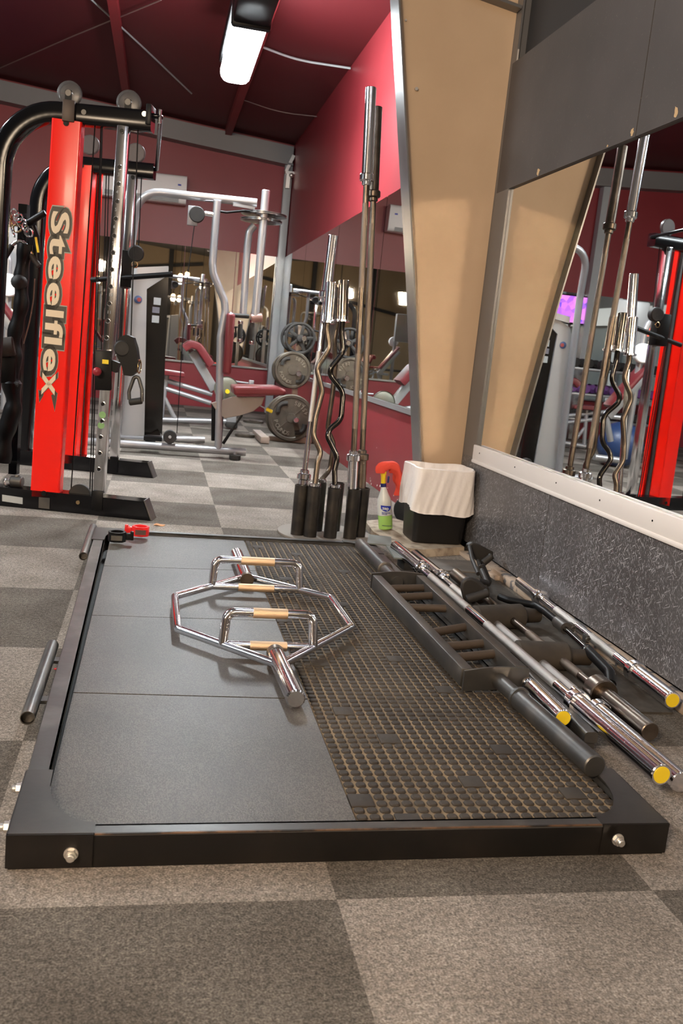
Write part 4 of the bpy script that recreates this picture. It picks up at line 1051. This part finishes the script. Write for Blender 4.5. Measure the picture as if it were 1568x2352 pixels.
# far side
a, b = frame_side(P1, pf, (305, 402), (262, 1062), 0, 0, 1.85, 'far')
plate_bar(MB(), a, b, .052, .05).build('pulley_upright', mat('perforated_chrome', (.72, .72, .74), .12, 1.), cmc)
c = pf(305, 407, -.001); MB().cyl(c-NY*.004, c, .012, n=14).build('bolt', satinblk, cmc)
mb = MB(); mb.bar(pf(262, 1050, -.004), pf(260, 1085, -.004), .052, .008, up=NY); mb.build('socket', satinblk, cmc)
shroud_box(pf(128, 1065), pf(172, 1064), pf(213, 380), pf(168, 378), .10)
shroud_box(pf(185, 1058, .16), pf(195, 1055, .16), pf(233, 398, .16), pf(224, 398, .16), .04, bev=.004)
MB().hexa([pf(140, 1060, .10), pf(186, 1058, .10), pf(186, 1058, .16), pf(140, 1060, .16), pf(180, 395, .10), pf(226, 395, .10), pf(226, 395, .16), pf(180, 395, .16)]).build('weight_stack', rubberblk, cmc)
for (px, py) in ((188, 381), (145, 1058)):
    c = pf(px, py, -.001); MB().cyl(c-NY*.004, c, .012, n=14).build('bolt', satinblk, cmc)
for (px, py) in ((207, 333), (312, 352)):
    c = pf(px, py, .05); MB().cyl(c-NY*.014, c+NY*.014, .058, n=30, ch=.004).build('pulley_wheel', pulleym, cmc)
MB().cyl(pf(209, 643, -.03), pf(396, 630, -.10), .0165, n=16, ch=.003).build('cross_handle', satinblk, cmc)
q = MB().box(pf(286, 618, -.02), (.09, .10, .22), bev=.006).build('carriage', satinblk, cmc)
MB().cyl(pf(312, 582, -.06), pf(312, 582, .0), .05, n=26, ch=.008).build('pulley_wheel', rubberblk, cmc)
MB().ring(pf(309, 608, -.07), NY, .018, .003, 20, 6).build('carabiner', mat('brass_clip', (.62, .45, .25), .25, 1.), cmc)
for (A, B) in ((pf(250, 402, .05), pf(232, 1060, .05)), (pf(325, 402, .05), pf(318, 570, .0)), (pf(244, 402, .05), pf(226, 1060, .05))):
    MB().cyl(A, B, .0035, n=8).build('cable', satinblk, cmc)

# attachments hanging left of the red column
HP = V((-.62, 5.0, 0))
def ph(px, py, off=0.): return onp(px, py, V((-.7, 5.05+off, 0)), NY)
at = thing('curl_bar_attachment', ph(40, 620), 'chrome curved handle with black grips hanging on the rack of attachments', 'cable attachment', 'attachments hanging left of the red column')
MB().tube([ph(8, 597), ph(30, 560), ph(46, 552), ph(60, 562), ph(82, 600)], .010, .05).build('bar', chrome, at)
MB().cyl(ph(6, 600), ph(28, 563), .015, n=16, ch=.003).build('grip', rubberblk, at); MB().cyl(ph(70, 585), ph(90, 612), .015, n=16, ch=.003).build('grip', rubberblk, at)
at = thing('chain_clip', ph(40, 520), 'cluster of chrome clips and chain links at the top of the attachment rack', 'cable attachment', 'attachments hanging left of the red column')
for k, (px, py, a_) in enumerate(((24, 495, 0), (34, 490, 1), (42, 500, 2), (22, 510, .5), (50, 512, 1.5), (58, 522, .7), (40, 524, 2.2), (30, 534, .2), (66, 534, 1.2), (14, 520, 2.6))):
    MB().ring(ph(px, py, -.02*(k % 3)), (math.cos(a_), math.sin(a_), .4), .022, .0045, 18, 7).build('chain_link', chrome if k % 3 else mat('brass_clip', (.62, .45, .25), .25, 1.), at)
at = thing('triceps_rope', ph(35, 800), 'thick black braided rope with knotted ends hanging beside the red column', 'cable attachment', 'attachments hanging left of the red column')
mb = MB(); Q = fillet([ph(58, 560), ph(48, 640), ph(50, 700), ph(30, 780), ph(36, 830), ph(24, 880), ph(34, 930), ph(14, 990), ph(2, 1060)], .3, 8)
mb.lathe if 0 else None
prof = []
x0 = Q[0]; L = 0
for i in range(len(Q)-1): L += (Q[i+1]-Q[i]).length
n = 60; pts = []; 
# resample
R_ = resamp(Q, n); vs = []; fs = []; K = 12
for i, p in enumerate(R_):
    tg = (R_[min(i+1, n-1)]-R_[max(i-1, 0)]).normalized(); x_ = tg.cross(NY).normalized(); y_ = x_.cross(tg)
    r_ = .036+.0035*math.sin(i*.9)+(.014 if i > 36 else 0)*abs(math.sin(i*.30))
    for j in range(K):
        a_ = 2*PI*j/K; vs.append(p+(x_*math.cos(a_)+y_*math.sin(a_))*r_)
for i in range(n-1):
    for j in range(K): fs.append((i*K+j, i*K+(j+1) % K, (i+1)*K+(j+1) % K, (i+1)*K+j))
mb.add(vs, fs); mb.build('rope', satinblk, at)
MB().ball(ph(44, 648, -.03), .042, n=16, sq=(1, 1, .9)).build('knot', rubberblk, at)
at = thing('pad_bracket', ph(18, 840), 'dark jointed bracket block low on the attachment rack at the left frame edge', 'cable attachment', 'attachments hanging left of the red column')
MB().cyl(ph(-10, 800, -.05), ph(34, 795, -.03), .050, n=24, ch=.006).build('roller', mat('dusty_foam', (.035, .028, .022), .8), at); MB().box(ph(15, 850, -.02), (.10, .06, .14), bev=.01).build('block', satinblk, at)
MB().cyl(ph(30, 880, -.03), ph(42, 884, -.03), .012, n=12).build('stub', rubberblk, at)
at = thing('ankle_strap', ph(70, 700), 'thin brown strap hanging in a curve left of the red column', 'cable attachment', 'attachments hanging left of the red column')
MB().rtube([ph(80, 640), ph(77, 690), ph(68, 740), ph(54, 790)], .010, .004, bend=.3).build('strap', mat('brown_strap', (.10, .045, .03), .6), at)
at = thing('lat_handle', ph(80, 505), 'black bar end poking out left of the red column at the clips', 'cable attachment', 'attachments hanging left of the red column')
MB().cyl(ph(56, 517), ph(104, 488), .017, n=16, ch=.004).build('bar', satinblk, at)
MB().tube([ph(75, 520, .02), ph(84, 545, .02), ph(86, 600, .02)], .018, .05).build('strap', satinblk, at)
MB().tube([ph(82, 545, 0), ph(88, 580, 0)], .006).build('strap_stripe', yellow, at)
at = thing('rack_post', ph(45, 900), 'black upright post carrying the hanging attachments beside the red column', 'rack post')
MB().bar(ph(56, 470, .09), V((ph(30, 1140, .09).x, ph(30, 1140, .09).y, .09)), .045, .045, up=NY).build('post', blackpaint, at)
# clutter on the near foot
for k, (px, py, m_, r_, lab_) in enumerate(((15, 1128, chrome, .020, 'small chrome ring lying on the black foot beam at left'), (38, 1120, gunmetal, .028, 'dark rounded clamp lying on the foot beam beside the chrome ring'))):
    c = onp(px, py, P0+NY*.05, NY); c.z = .095+r_
    mb = MB(); 
    if k == 0: mb.ring(c, NY, r_*.75, r_*.25, 24, 8)
    else: mb.cyl(c-UX*.03, c+UX*.03, r_, n=20, ch=.005).box(c+V((0, 0, .02)), (.02, .03, .03), bev=.004)
    solo('loose_clamp', mb, m_, lab_, 'clamp', 'loose fittings on the foot beam')

# ================================================================== silver chest fly machine
pd = thing('chest_fly_machine', (.35, 7.3, 0), 'silver chest fly machine with red seat and back pad in the middle distance', 'exercise machine')
YM = 7.1
def pm(px, py, dy=0.): return ony(px, py, YM+dy)
MB().tube([pm(200, 1014), pm(564, 1039)], .030, n=18).build('base_rail', silver, pd)
MB().tube([pm(250, 1005, .9), pm(470, 1010, .9)], .028, n=16).build('base_rail', silver, pd)
for px, py, dy in ((540, 1041, -.02), (237, 1017, -.02), (345, 1012, .75)):
    c = pm(px, py, dy); q = MB().cyl((c.x, c.y, 0), (c.x, c.y, .045), .045, n=20, ch=.006).build('rubber_foot', rubberblk, pd); MB().cyl((c.x, c.y, .045), (c.x, c.y, max(.07, c.z)), .016, n=12).build('foot_stem', silver, q, base=q['_base'])
MB().tube([pm(501, 1032), pm(504, 880), pm(506, 775), pm(517, 715), pm(515, 690), pm(490, 630), pm(488, 605), pm(495, 512), pm(499, 462)], .0285, .12, n=18).build('seat_upright', silver, pd)
MB().tube([pm(262, 1005, .25), pm(302, 560, .2), pm(318, 437, .1), pm(590, 466)], .030, .18, n=18).build('top_rail', silver, pd)
MB().cyl(pm(585, 735), pm(611, 437), .031, n=24, ch=.004).build('main_post', silver, pd)
MB().cyl(pm(602, 492), pm(602.5, 484), .045, n=28).build('post_collar', silver, pd)
MB().tube([pm(584, 518, .1), pm(572, 532, .1), pm(568, 565, .1), pm(558, 722, .1)], .028, .08, n=16).build('swing_arm', silver, pd)
for px, py, r_, dy in ((606, 494, .175, .12), (600, 508, .16, .12)):
    c = pm(px, py, dy); q = MB().lathe(c-V((0, 0, .008)), c+V((0, 0, .012)), [(0, r_-.02), (.002, r_), (.006, r_), (.008, r_-.012), (.012, r_-.012), (.014, r_), (.018, r_), (.02, r_-.02)], 44).build('cam_disc', mat('smoky_disc', (.25, .25, .25), .2, .6), pd)
c = pm(452, 493); q = MB().cyl(c-V((0, .03, 0)), c+V((0, .03, 0)), .058, n=28, ch=.005).build('pulley_wheel', rubberblk, pd); MB().box(c+V((-.03, .0, -.012)), (.075, .03, .14), bev=.004).build('pulley_bracket', silver, q, base=q['_base'])
MB().tube([pm(470, 490), pm(494, 494)], .018).build('pulley_arm', chrome, pd)
MB().tube([pm(496, 484), pm(520, 488), pm(560, 484), pm(590, 486)], .009, .05).build('cable', satinblk, pd)
MB().bar(pm(535, 470), pm(585, 478), .02, .02).build('stop_bracket', silver, pd)
MB().cyl(pm(533, 724, -.05), pm(572, 727, -.05), .0165, n=16, ch=.004).build('grip', rubberblk, pd); MB().ball(pm(530, 723, -.05), .022, n=14).build('grip_end', chrome, pd)
MB().cyl(pm(576, 731), pm(602, 729), .035, n=20, ch=.006).build('arm_hub', mat('worn_hub', (.32, .19, .16), .4, .3), pd)
for px, y0, y1, dy in ((552, 745, 778, .1), (579, 742, 783, 0)):
    q = MB().cyl(pm(px, y0, dy), pm(px-1, y1, dy), .0185, n=16, ch=.004).build('grip', rubberblk, pd); MB().cyl(pm(px-1, y1, dy), pm(px-1.5, y1+8, dy), .020, n=16, ch=.003).build('grip_end', chrome, q, base=q['_base']); MB().cyl(pm(px+.5, y0-8, dy), pm(px, y0, dy), .020, n=16, ch=.003).build('grip_end', chrome, q, base=q['_base'])
def pad(pts, depth, name, m, par, bev=.02):
    mb = MB(); p = [V(q) for q in pts]; mb.prism(p, (0, depth, 0)); o = mb.build(name, m, par)
    b = o.modifiers.new('round', 'BEVEL'); b.width = bev; b.segments = 3; b.limit_method = 'ANGLE'; return o
pad([pm(x, y, -.12) for x, y in ((522, 718), (541, 721), (530, 862), (512, 859))], .30, 'back_pad', redpad, pd)
pad([pm(x, y, -.14) for x, y in ((535, 887), (640, 889), (658, 896), (657, 909), (538, 909))], .34, 'seat_pad', redpad, pd)
pad([pm(x, y, -.02) for x, y in ((485, 926), (536, 911), (608, 911), (601, 930), (581, 945), (549, 955), (517, 961), (502, 951))], .04, 'seat_plate', mat('taupe_plate', (.27, .22, .19), .5), pd, .004)
MB().cyl(pm(556, 953), pm(534, 985), .008, n=10).cyl(pm(534, 985), pm(512, 1019), .012, n=10).build('gas_strut', satinblk, pd)
MB().cyl(pm(491, 925, .05), pm(490, 1012, .05), .018, n=12).build('stack_guide', satinblk, pd); MB().cyl(pm(508, 950, .05), pm(505, 1017, .05), .018, n=12).build('stack_guide', satinblk, pd)
MB().cyl(pm(598, 932, -.05), pm(612, 940, -.05), .006, n=10).build('lever', silver, pd); MB().cyl(pm(611, 939, -.05), pm(625, 946, -.05), .014, n=14, ch=.004).build('lever_grip', yellow, pd)
# weight tower of the machine
YT = .25
tw = [pm(x, y, YT) for x, y in ((270, 1001), (330, 1001), (372, 1004), (385, 618), (312, 612), (306, 645))]
a0 = [pm(268, 1000, YT), pm(330, 1001, YT), pm(337, 664, YT), pm(375, 636, YT), pm(386, 634, YT), pm(384, 640, YT), pm(386, 612, YT), pm(300, 645, YT)]
mb = MB(); mb.prism([pm(x, y, YT) for x, y in ((268, 1000), (331, 1001), (337, 664), (383, 634), (386, 612), (308, 640), (297, 660))], (0, .05, 0)); q = mb.build('tower_shroud', shroud, pd)
mb = MB(); mb.prism([pm(x, y, YT+.02) for x, y in ((331, 1001), (362, 985), (372, 1000), (387, 636), (376, 636), (337, 664))], (0, .04, 0)); mb.build('weight_window', mat('dark_window', (.01, .009, .008), .12, coat=.5), pd)
mb = MB(); mb.prism([pm(x, y, YT+.35) for x, y in ((270, 1000), (372, 1004), (387, 612), (308, 616))], (0, .04, 0)); mb.build('rear_shroud', shroud, pd)
mb = MB(); mb.prism([pm(x, y, YT+.06) for x, y in ((300, 996), (368, 1000), (380, 645), (312, 645))], (0, .26, 0)); mb.build('weight_stack', rubberblk, pd)
mb = MB(); mb.prism([pm(x, y, YT-.02) for x, y in ((313, 630), (385, 628), (387, 611), (315, 614))], (0, .40, 0)); mb.build('tower_cap', silver, pd)
c = pm(317, 688, YT-.002); q2 = MB().lathe(c, c-V((0, .004, 0)), [(0, .030), (.003, .030), (.004, .028)], 28).build('badge', mat('badge_blue', (.05, .09, .20), .3), q, base=q['_base']); 
MB().cyl(c-V((-.008, .004, 0)), c-V((-.008, .0055, 0)), .016, n=24).build('badge_centre', mat('badge_red', (.30, .04, .04), .3), q2, base=q2['_base'])
for (x, y, m_) in ((361, 692, cardb), (358, 712, mat('slate_label', (.16, .16, .19), .5)), (357, 733, cardb)):
    MB().box(pm(x, y, YT+.017), (.055, .002, .055 if m_ == cardb else .045)).build('label_card', m_, pd)
c = pm(390, 1003, -.02); q = MB().cyl(c-V((0, .02, 0)), c+V((0, .02, 0)), .052, n=28, ch=.005).build('pulley_wheel', rubberblk, pd); MB().cyl(c-V((0, .025, 0)), c+V((0, .025, 0)), .012, n=12).build('axle', chrome, q, base=q['_base'])
MB().tube([pm(447, 512), pm(430, 640), pm(418, 800), pm(406, 995)], .0035, .5, n=6).build('cable', satinblk, pd)
MB().bar(pm(330, 1005, .1), pm(372, 1008, .1), .12, .03).build('tower_foot', satinblk, pd)

# ================================================================== leg machine further back
lp = thing('leg_press_machine', (-.1, 9.6, 0), 'silver leg press with red pads behind the chest fly machine', 'exercise machine')
YL = 9.5
def pl(px, py, dy=0.): return ony(px, py, YL+dy)
MB().bar(pl(441, 808), pl(492, 895), .09, .09, up=(0, 1, 0), bev=.01).build('carriage_beam', shroud, lp)
MB().rtube([pl(422, 800, -.02), pl(437, 789, -.02), pl(456, 796, -.02), pl(484, 838, -.02)], .08, .30, bend=.06, up=(0, 1, 0)).build('shoulder_pad', redpad, lp)
for (A, B) in (((330, 858), (487, 906)), ((330, 876), (484, 926))): MB().cyl(pl(*A), pl(*B), .025, n=14).build('guide_rail', silver, lp)
pad([pl(x, y, -.12) for x, y in ((366, 848), (424, 857), (424, 867), (366, 861))], .24, 'seat_pad', redpad, lp, .01)
MB().tube([pl(383, 862), pl(369, 965)], .025, n=14).tube([pl(377, 912), pl(402, 962)], .022, n=12).build('seat_frame', silver, lp)
MB().tube([pl(364, 964), pl(530, 968)], .028, n=14).build('base_rail', silver, lp)
MB().box(pl(531, 955), (.10, .12, .14), bev=.01).build('end_block', shroud, lp); MB().box(pl(531, 975), (.12, .14, .06), bev=.01).build('rubber_foot', rubberblk, lp)
c = pl(520, 893, -.12); MB().lathe(c, c+V((0, .04, 0)), [(0, .05), (.004, .10), (.008, .108), (.010, .118), (.0, .125), (.03, .125), (.035, .115)], 40).build('weight_disc', mat('greenish_iron', (.20, .20, .16), .4, .5), lp)
c = pl(522, 899, -.16); MB().cyl(c-V((0, .02, 0)), c+V((0, .03, 0)), .022, n=16).build('hub_cap', yellow, lp)
MB().cyl(pl(540, 876), pl(570, 880), .01, n=10).box(pl(577, 880), (.05, .05, .06), bev=.006).build('hand_stop', silver, lp)

# incline machine at the left edge behind the cable machine
im = thing('incline_press_machine', (-1.9, 8.0, 0), 'white and red incline machine glimpsed at the left frame edge', 'exercise machine')
def pi_(px, py, dy=0.): return ony(px, py, 7.9+dy)
MB().bar(pi_(-10, 700), pi_(85, 838), .08, .08, up=(0, 1, 0), bev=.01).build('carriage_beam', shroud, im)
MB().bar(pi_(-6, 678), pi_(86, 812), .20, .05, up=(.8, 0, .6), bev=.02).build('back_pad', redpad, im)
MB().cyl(pi_(30, 833), pi_(95, 838), .022, n=12).build('cross_tube', silver, im)
MB().tube([pi_(-30, 560), pi_(8, 560), pi_(20, 600), pi_(10, 940)], .03, .08).build('frame_tube', silver, im)
MB().tube([pi_(60, 900), pi_(88, 838)], .03).build('frame_tube', silver, im)
mb = MB().box(pi_(25, 590, .4), (.35, .1, .5), bev=.02); mb.build('shroud_panel', shroud, im)
MB().tube([pi_(10, 945), pi_(100, 948)], .03).build('base_rail', silver, im)
c = pi_(20, 655, -.05); MB().cyl(c-V((0, .03, 0)), c+V((0, .03, 0)), .09, n=26, ch=.008).build('weight_disc', white, im)

# ================================================================== plates on the tree by the red wall
tr_ = thing('plate_tree', (1.33, 8.8, 0), 'tan steel weight plate tree standing against the red wall', 'plate tree')
YW = 8.7
def pt(px, py, dy=0.): return ony(px, py, YW+dy)
tanst = mat('tan_chipped_steel', (.42, .33, .27), .45, .3)
b0 = pt(655, 1008, .05)
MB().bar(V((pt(667, 1000).x+.01, YW+.05, .06)), pt(690, 745, .05), .05, .06, up=(0, 1, 0), bev=.004).build('post', tanst, tr_)
MB().bar(pt(608, 1008, .05), V((pt(716, 1012).x, YW+.05, pt(716, 1012).z)), .08, .06, bev=.004).build('base_bar', tanst, tr_)
MB().bar(V((pt(603, 1012, -.30).x+.02, YW-.32, .035)), V((pt(603, 1000, .3).x-.06, YW+.34, .035)), .08, .06, bev=.004).build('base_bar', tanst, tr_)
for (x, y) in ((672, 960), (678, 856), (690, 777)):
    c = pt(x, y, .05); MB().cyl(c, c+V((.0, -.24, 0)), .0245, n=20, ch=.004).build('peg', chrome, tr_)
def wplate(px, py, r_, dy, label, m=ironpl, txt=True, wheel=False, th=.032, rot=0.):
    c = pt(px, py, dy); c = V((c.x, c.y, c.z)); t = thing('weight_plate', (c.x, c.y, c.z-r_), label, 'weight plate', 'plates on the tree by the red wall')
    a = c+V((0, -th/2, 0)); b = c+V((0, th/2, 0))
    if wheel:
        MB().ring(c, (0, 1, 0), r_-.014, .014, 40, 10).build('rim', m, t); MB().cyl(a-V((0, .01, 0)), b, .035, n=24, ch=.004).build('hub', m, t)
        for k in range(5):
            q = rot+2*PI*k/5; d = V((math.cos(q), 0, math.sin(q))); MB().bar(c+d*.03, c+d*(r_-.012), .030, .014, up=(0, 1, 0), bev=.003).build('spoke', m, t)
        return t
    MB().lathe(a, b, [(0, .026), (0, .045), (.006, .048), (.008, r_*.82), (.0, r_*.86), (0, r_-.008), (.006, r_), (th-.006, r_), (th, r_-.008), (th, .026)], 52).build('disc', m, t)
    for k in range(4):
        q = rot+PI/4+PI/2*k; d = V((math.cos(q), 0, math.sin(q))); MB().bar(a+d*.045+V((0, .005, 0)), a+d*r_*.84+V((0, .005, 0)), .010, .008, up=(0, 1, 0)).build('rib', m, t)
    for k in (0, 1):
        q = rot+PI*k+2.35; d = V((math.cos(q), 0, math.sin(q))); p = V((-d.z, 0, d.x)); cc = a+d*r_*.66+V((0, .004, 0))
        mb = MB().tube([cc-p*r_*.28-d*r_*.08, cc-p*r_*.10+d*r_*.06, cc+p*r_*.10+d*r_*.06, cc+p*r_*.28-d*r_*.08], r_*.10, r_*.2, n=10); mb.build('grip_hole', rubberblk, t)
    if txt:
        for tx_, q in (('45LBS', PI*.28), ('POUNDS', PI*1.28)):
            mb = MB(); n_ = len(tx_)
            for k, ch in enumerate(tx_):
                qq = q+(k-(n_-1)/2)*.24; d = V((math.cos(qq), 0, math.sin(qq))); p = V((-d.z, 0, d.x))
                mb.text(ch, a+d*r_*.74-p*r_*.07+V((0, .0015, 0)), p, -d, r_*.24, .006, offset=.0006)
            mb.build('raised_letters', ironlt, t)
    return t
wplate(662, 958, .222, -.015, 'large iron plate at the back of the lowest peg on the tree', txt=False)
wplate(668, 960, .225, -.065, 'large iron plate reading 45LBS on the lowest peg, in front')
wplate(665, 850, .172, -.015, 'medium iron plate behind on the middle peg of the tree', txt=False)
wplate(672, 850, .175, -.085, 'medium iron plate in front on the middle peg of the tree')
wplate(680, 776, .150, -.015, 'black spoked plate behind on the top peg of the tree', rubberblk, wheel=True, rot=.4)
wplate(689, 777, .150, -.085, 'black spoked plate in front on the top peg of the tree', rubberblk, wheel=True, rot=.1)
for k, (px, py, r_, lab_) in enumerate(((581, 971, .12, 'flat iron plate lying on the carpet left of the plate tree'), (562, 1003, .10, 'small flat iron plate lying by the foot of the plate tree'))):
    c = onz(px, py, 0); t = thing('weight_plate', (c.x, c.y, 0), lab_, 'weight plate', 'plates lying on the carpet')
    MB().lathe(c, c+V((0, 0, .03)), [(0, r_-.01), (.005, r_), (.025, r_), (.03, r_-.008), (.026, r_-.02), (.024, .05), (.03, .045), (.03, .026)], 40).build('disc', ironpl, t)

# ================================================================== far left of the hall, seen in the mirrors
def rx(px, py, y):           # place something seen in the large mirror, y = its depth in the hall
    p = ony(px, py, y); return V((2*WX-p.x, p.y, p.z))
tvp, tvq = rx(1283, 682, 12.15), rx(1320, 735, 12.15)
tv = thing('television', (-2.37, BY-.1, 1.55), 'wall television showing a violet picture over the back mirrors, seen in the large mirror', 'television')
cx_ = (tvp.x+tvq.x)/2-.12; cz_ = (tvp.z+tvq.z)/2
MB().box((cx_, BY-.09, cz_), (.66, .05, .40), bev=.008).build('frame', satinblk, tv)
MB().box((cx_, BY-.117, cz_), (.62, .004, .36)).build('screen', glassw, tv)
for x in (-2.72, -5.6): struct('trim_14', MB().box((x, BY-.09, 1.75), (.12, .12, 3.5)), postgrey)
# left wall beams and sign
struct('trim_15', MB().box((XL+.06, 4, 2.35), (.12, 16, .42)), postgrey)
for y in (1., 4.4, 7.8, 11.2): struct('trim_16', MB().box((XL+.08, y, 1.8), (.16, .16, 3.6)), postgrey)
struct('trim_17', MB().box((XL+.03, 4, 3.2), (.06, 16, 1.25)), darkwall)
ex = thing('exit_sign', (XL+.2, 6.0, 2.0), 'small red exit sign on the far left wall', 'exit sign')
MB().box((XL+.2, 6.0, 1.98), (.05, .36, .18), bev=.006).build('box', exitm, ex); MB().text('EXIT', (XL+.228, 6.0-.15, 1.92), (0, 1, 0), (0, 0, 1), .15, .004, offset=.002).build('lettering', white, ex)
m1 = dup(pd, (-3.6, 9.2, 0), PI*.9, 'silver machine with red pads far on the left, seen in the mirrors')
m2 = dup(pd, (-4.6, 5.2, 0), PI*.5, 'silver machine with red pads by the left wall under the exit sign')
m3 = dup(lp, (-2.3, 10.6, 0), .3, 'second leg press near the television wall')
m4 = dup(lp, (-3.6, 3.2, 0), 1.4, 'third leg press in the left aisle, seen in the side mirror')
m5 = dup(pd, (-1.6, -3.2, 0), 2.4, 'silver machine with red pads at the front of the hall, seen in the back mirror')
m6 = dup(cmc, (-5.6, 1.2, 0), 1.5, 'second red cable machine at the far left of the hall')
m7 = dup(pd, (.6, -2.6, 0), -.4, 'silver machine standing behind the camera near the mirror wall')
m8 = dup(lp, (-3.2, -1.2, 0), .8, 'leg press at the front of the hall, left of the silver machine')
def dumbbell(p, ang, m, label, s=1.):
    d = V((math.cos(ang), math.sin(ang), 0)); p = V(p); t = thing('dumbbell', p-V((0, 0, .06*s)), label, 'dumbbell', 'dumbbells on the rack seen in the mirrors')
    MB().cyl(p-d*.09*s, p+d*.09*s, .016*s, n=12).build('handle', chrome, t)
    for k in (-1, 1): MB().cyl(p+d*.07*s*k, p+d*.15*s*k, .06*s, n=16, ch=.008).build('head', m, t)
rk = thing('dumbbell_rack', (-3.0, 11.6, 0), 'three-tier dumbbell rack against the back mirrors under the television', 'dumbbell rack')
for z in (.32, .66, 1.0): MB().box((-3.0, 11.65, z), (1.7, .30, .03), bev=.004).build('shelf', silver, rk)
for x in (-3.84, -2.16): MB().bar((x, 11.65, 0), (x, 11.75, 1.1), .05, .06).build('end_frame', silver, rk)
for j, z in enumerate((.32, .66, 1.0)):
    for i in range(8): dumbbell((-3.7+i*.2, 11.62, z+.078), PI/2, purple if j == 1 else rubberblk, '%s dumbbell on the %s shelf of the rack' % ('purple' if j == 1 else 'black', ('lowest', 'middle', 'top')[j]))
p_ = rx(1428, 1000, 8.8); bl = MB().ball((p_.x, 8.8, .24), .24, n=32); solo('exercise_ball', bl, bluem, 'dark blue exercise ball on the carpet at the far left', 'exercise ball')
yb = thing('hand_weight_stand', (-.95, 11.2, 0), 'slim black stand topped by a yellow ball near the back wall', 'stand')
MB().cyl((-.95, 11.2, 0), (-.95, 11.2, .03), .16, n=24).build('base', rubberblk, yb); MB().cyl((-.95, 11.2, .03), (-.95, 11.2, .75), .02, n=12).build('pole', satinblk, yb); MB().ball((-.95, 11.2, .80), .045, n=16).build('ball', yellow, yb)
# dark tables and benches at the front, warm side
for k, (x, y) in enumerate(((-2.6, -4.6), (-.9, -4.9), (.4, -5.0), (-4.4, -4.2))):
    t = thing('flat_bench', (x, y, 0), 'dark flat bench by the front wall, %s' % ('left of middle', 'middle one', 'right one', 'far left one')[k], 'bench', 'benches by the front wall')
    MB().box((x, y, .44), (1.1, .28, .07), bev=.02).build('seat', rubberblk, t)
    for s in (-.4, .4): MB().bar((x+s, y-.2, .03), (x+s, y+.2, .03), .05, .05).build('foot', gunmetal, t); MB().bar((x+s, y, .03), (x+s, y, .41), .05, .05, up=(0, 1, 0)).build('leg', gunmetal, t)
for k, x in enumerate((-6.0, -3.8, -1.8, .2)): struct('trim_18', MB().box((x, YF+.08, 1.9), (.14, .16, 3.8)), darkwall)
struct('trim_19', MB().bar((-6.5, YF+.06, 2.0), (1.2, YF+.06, 3.2), .08, .10), darkwall)
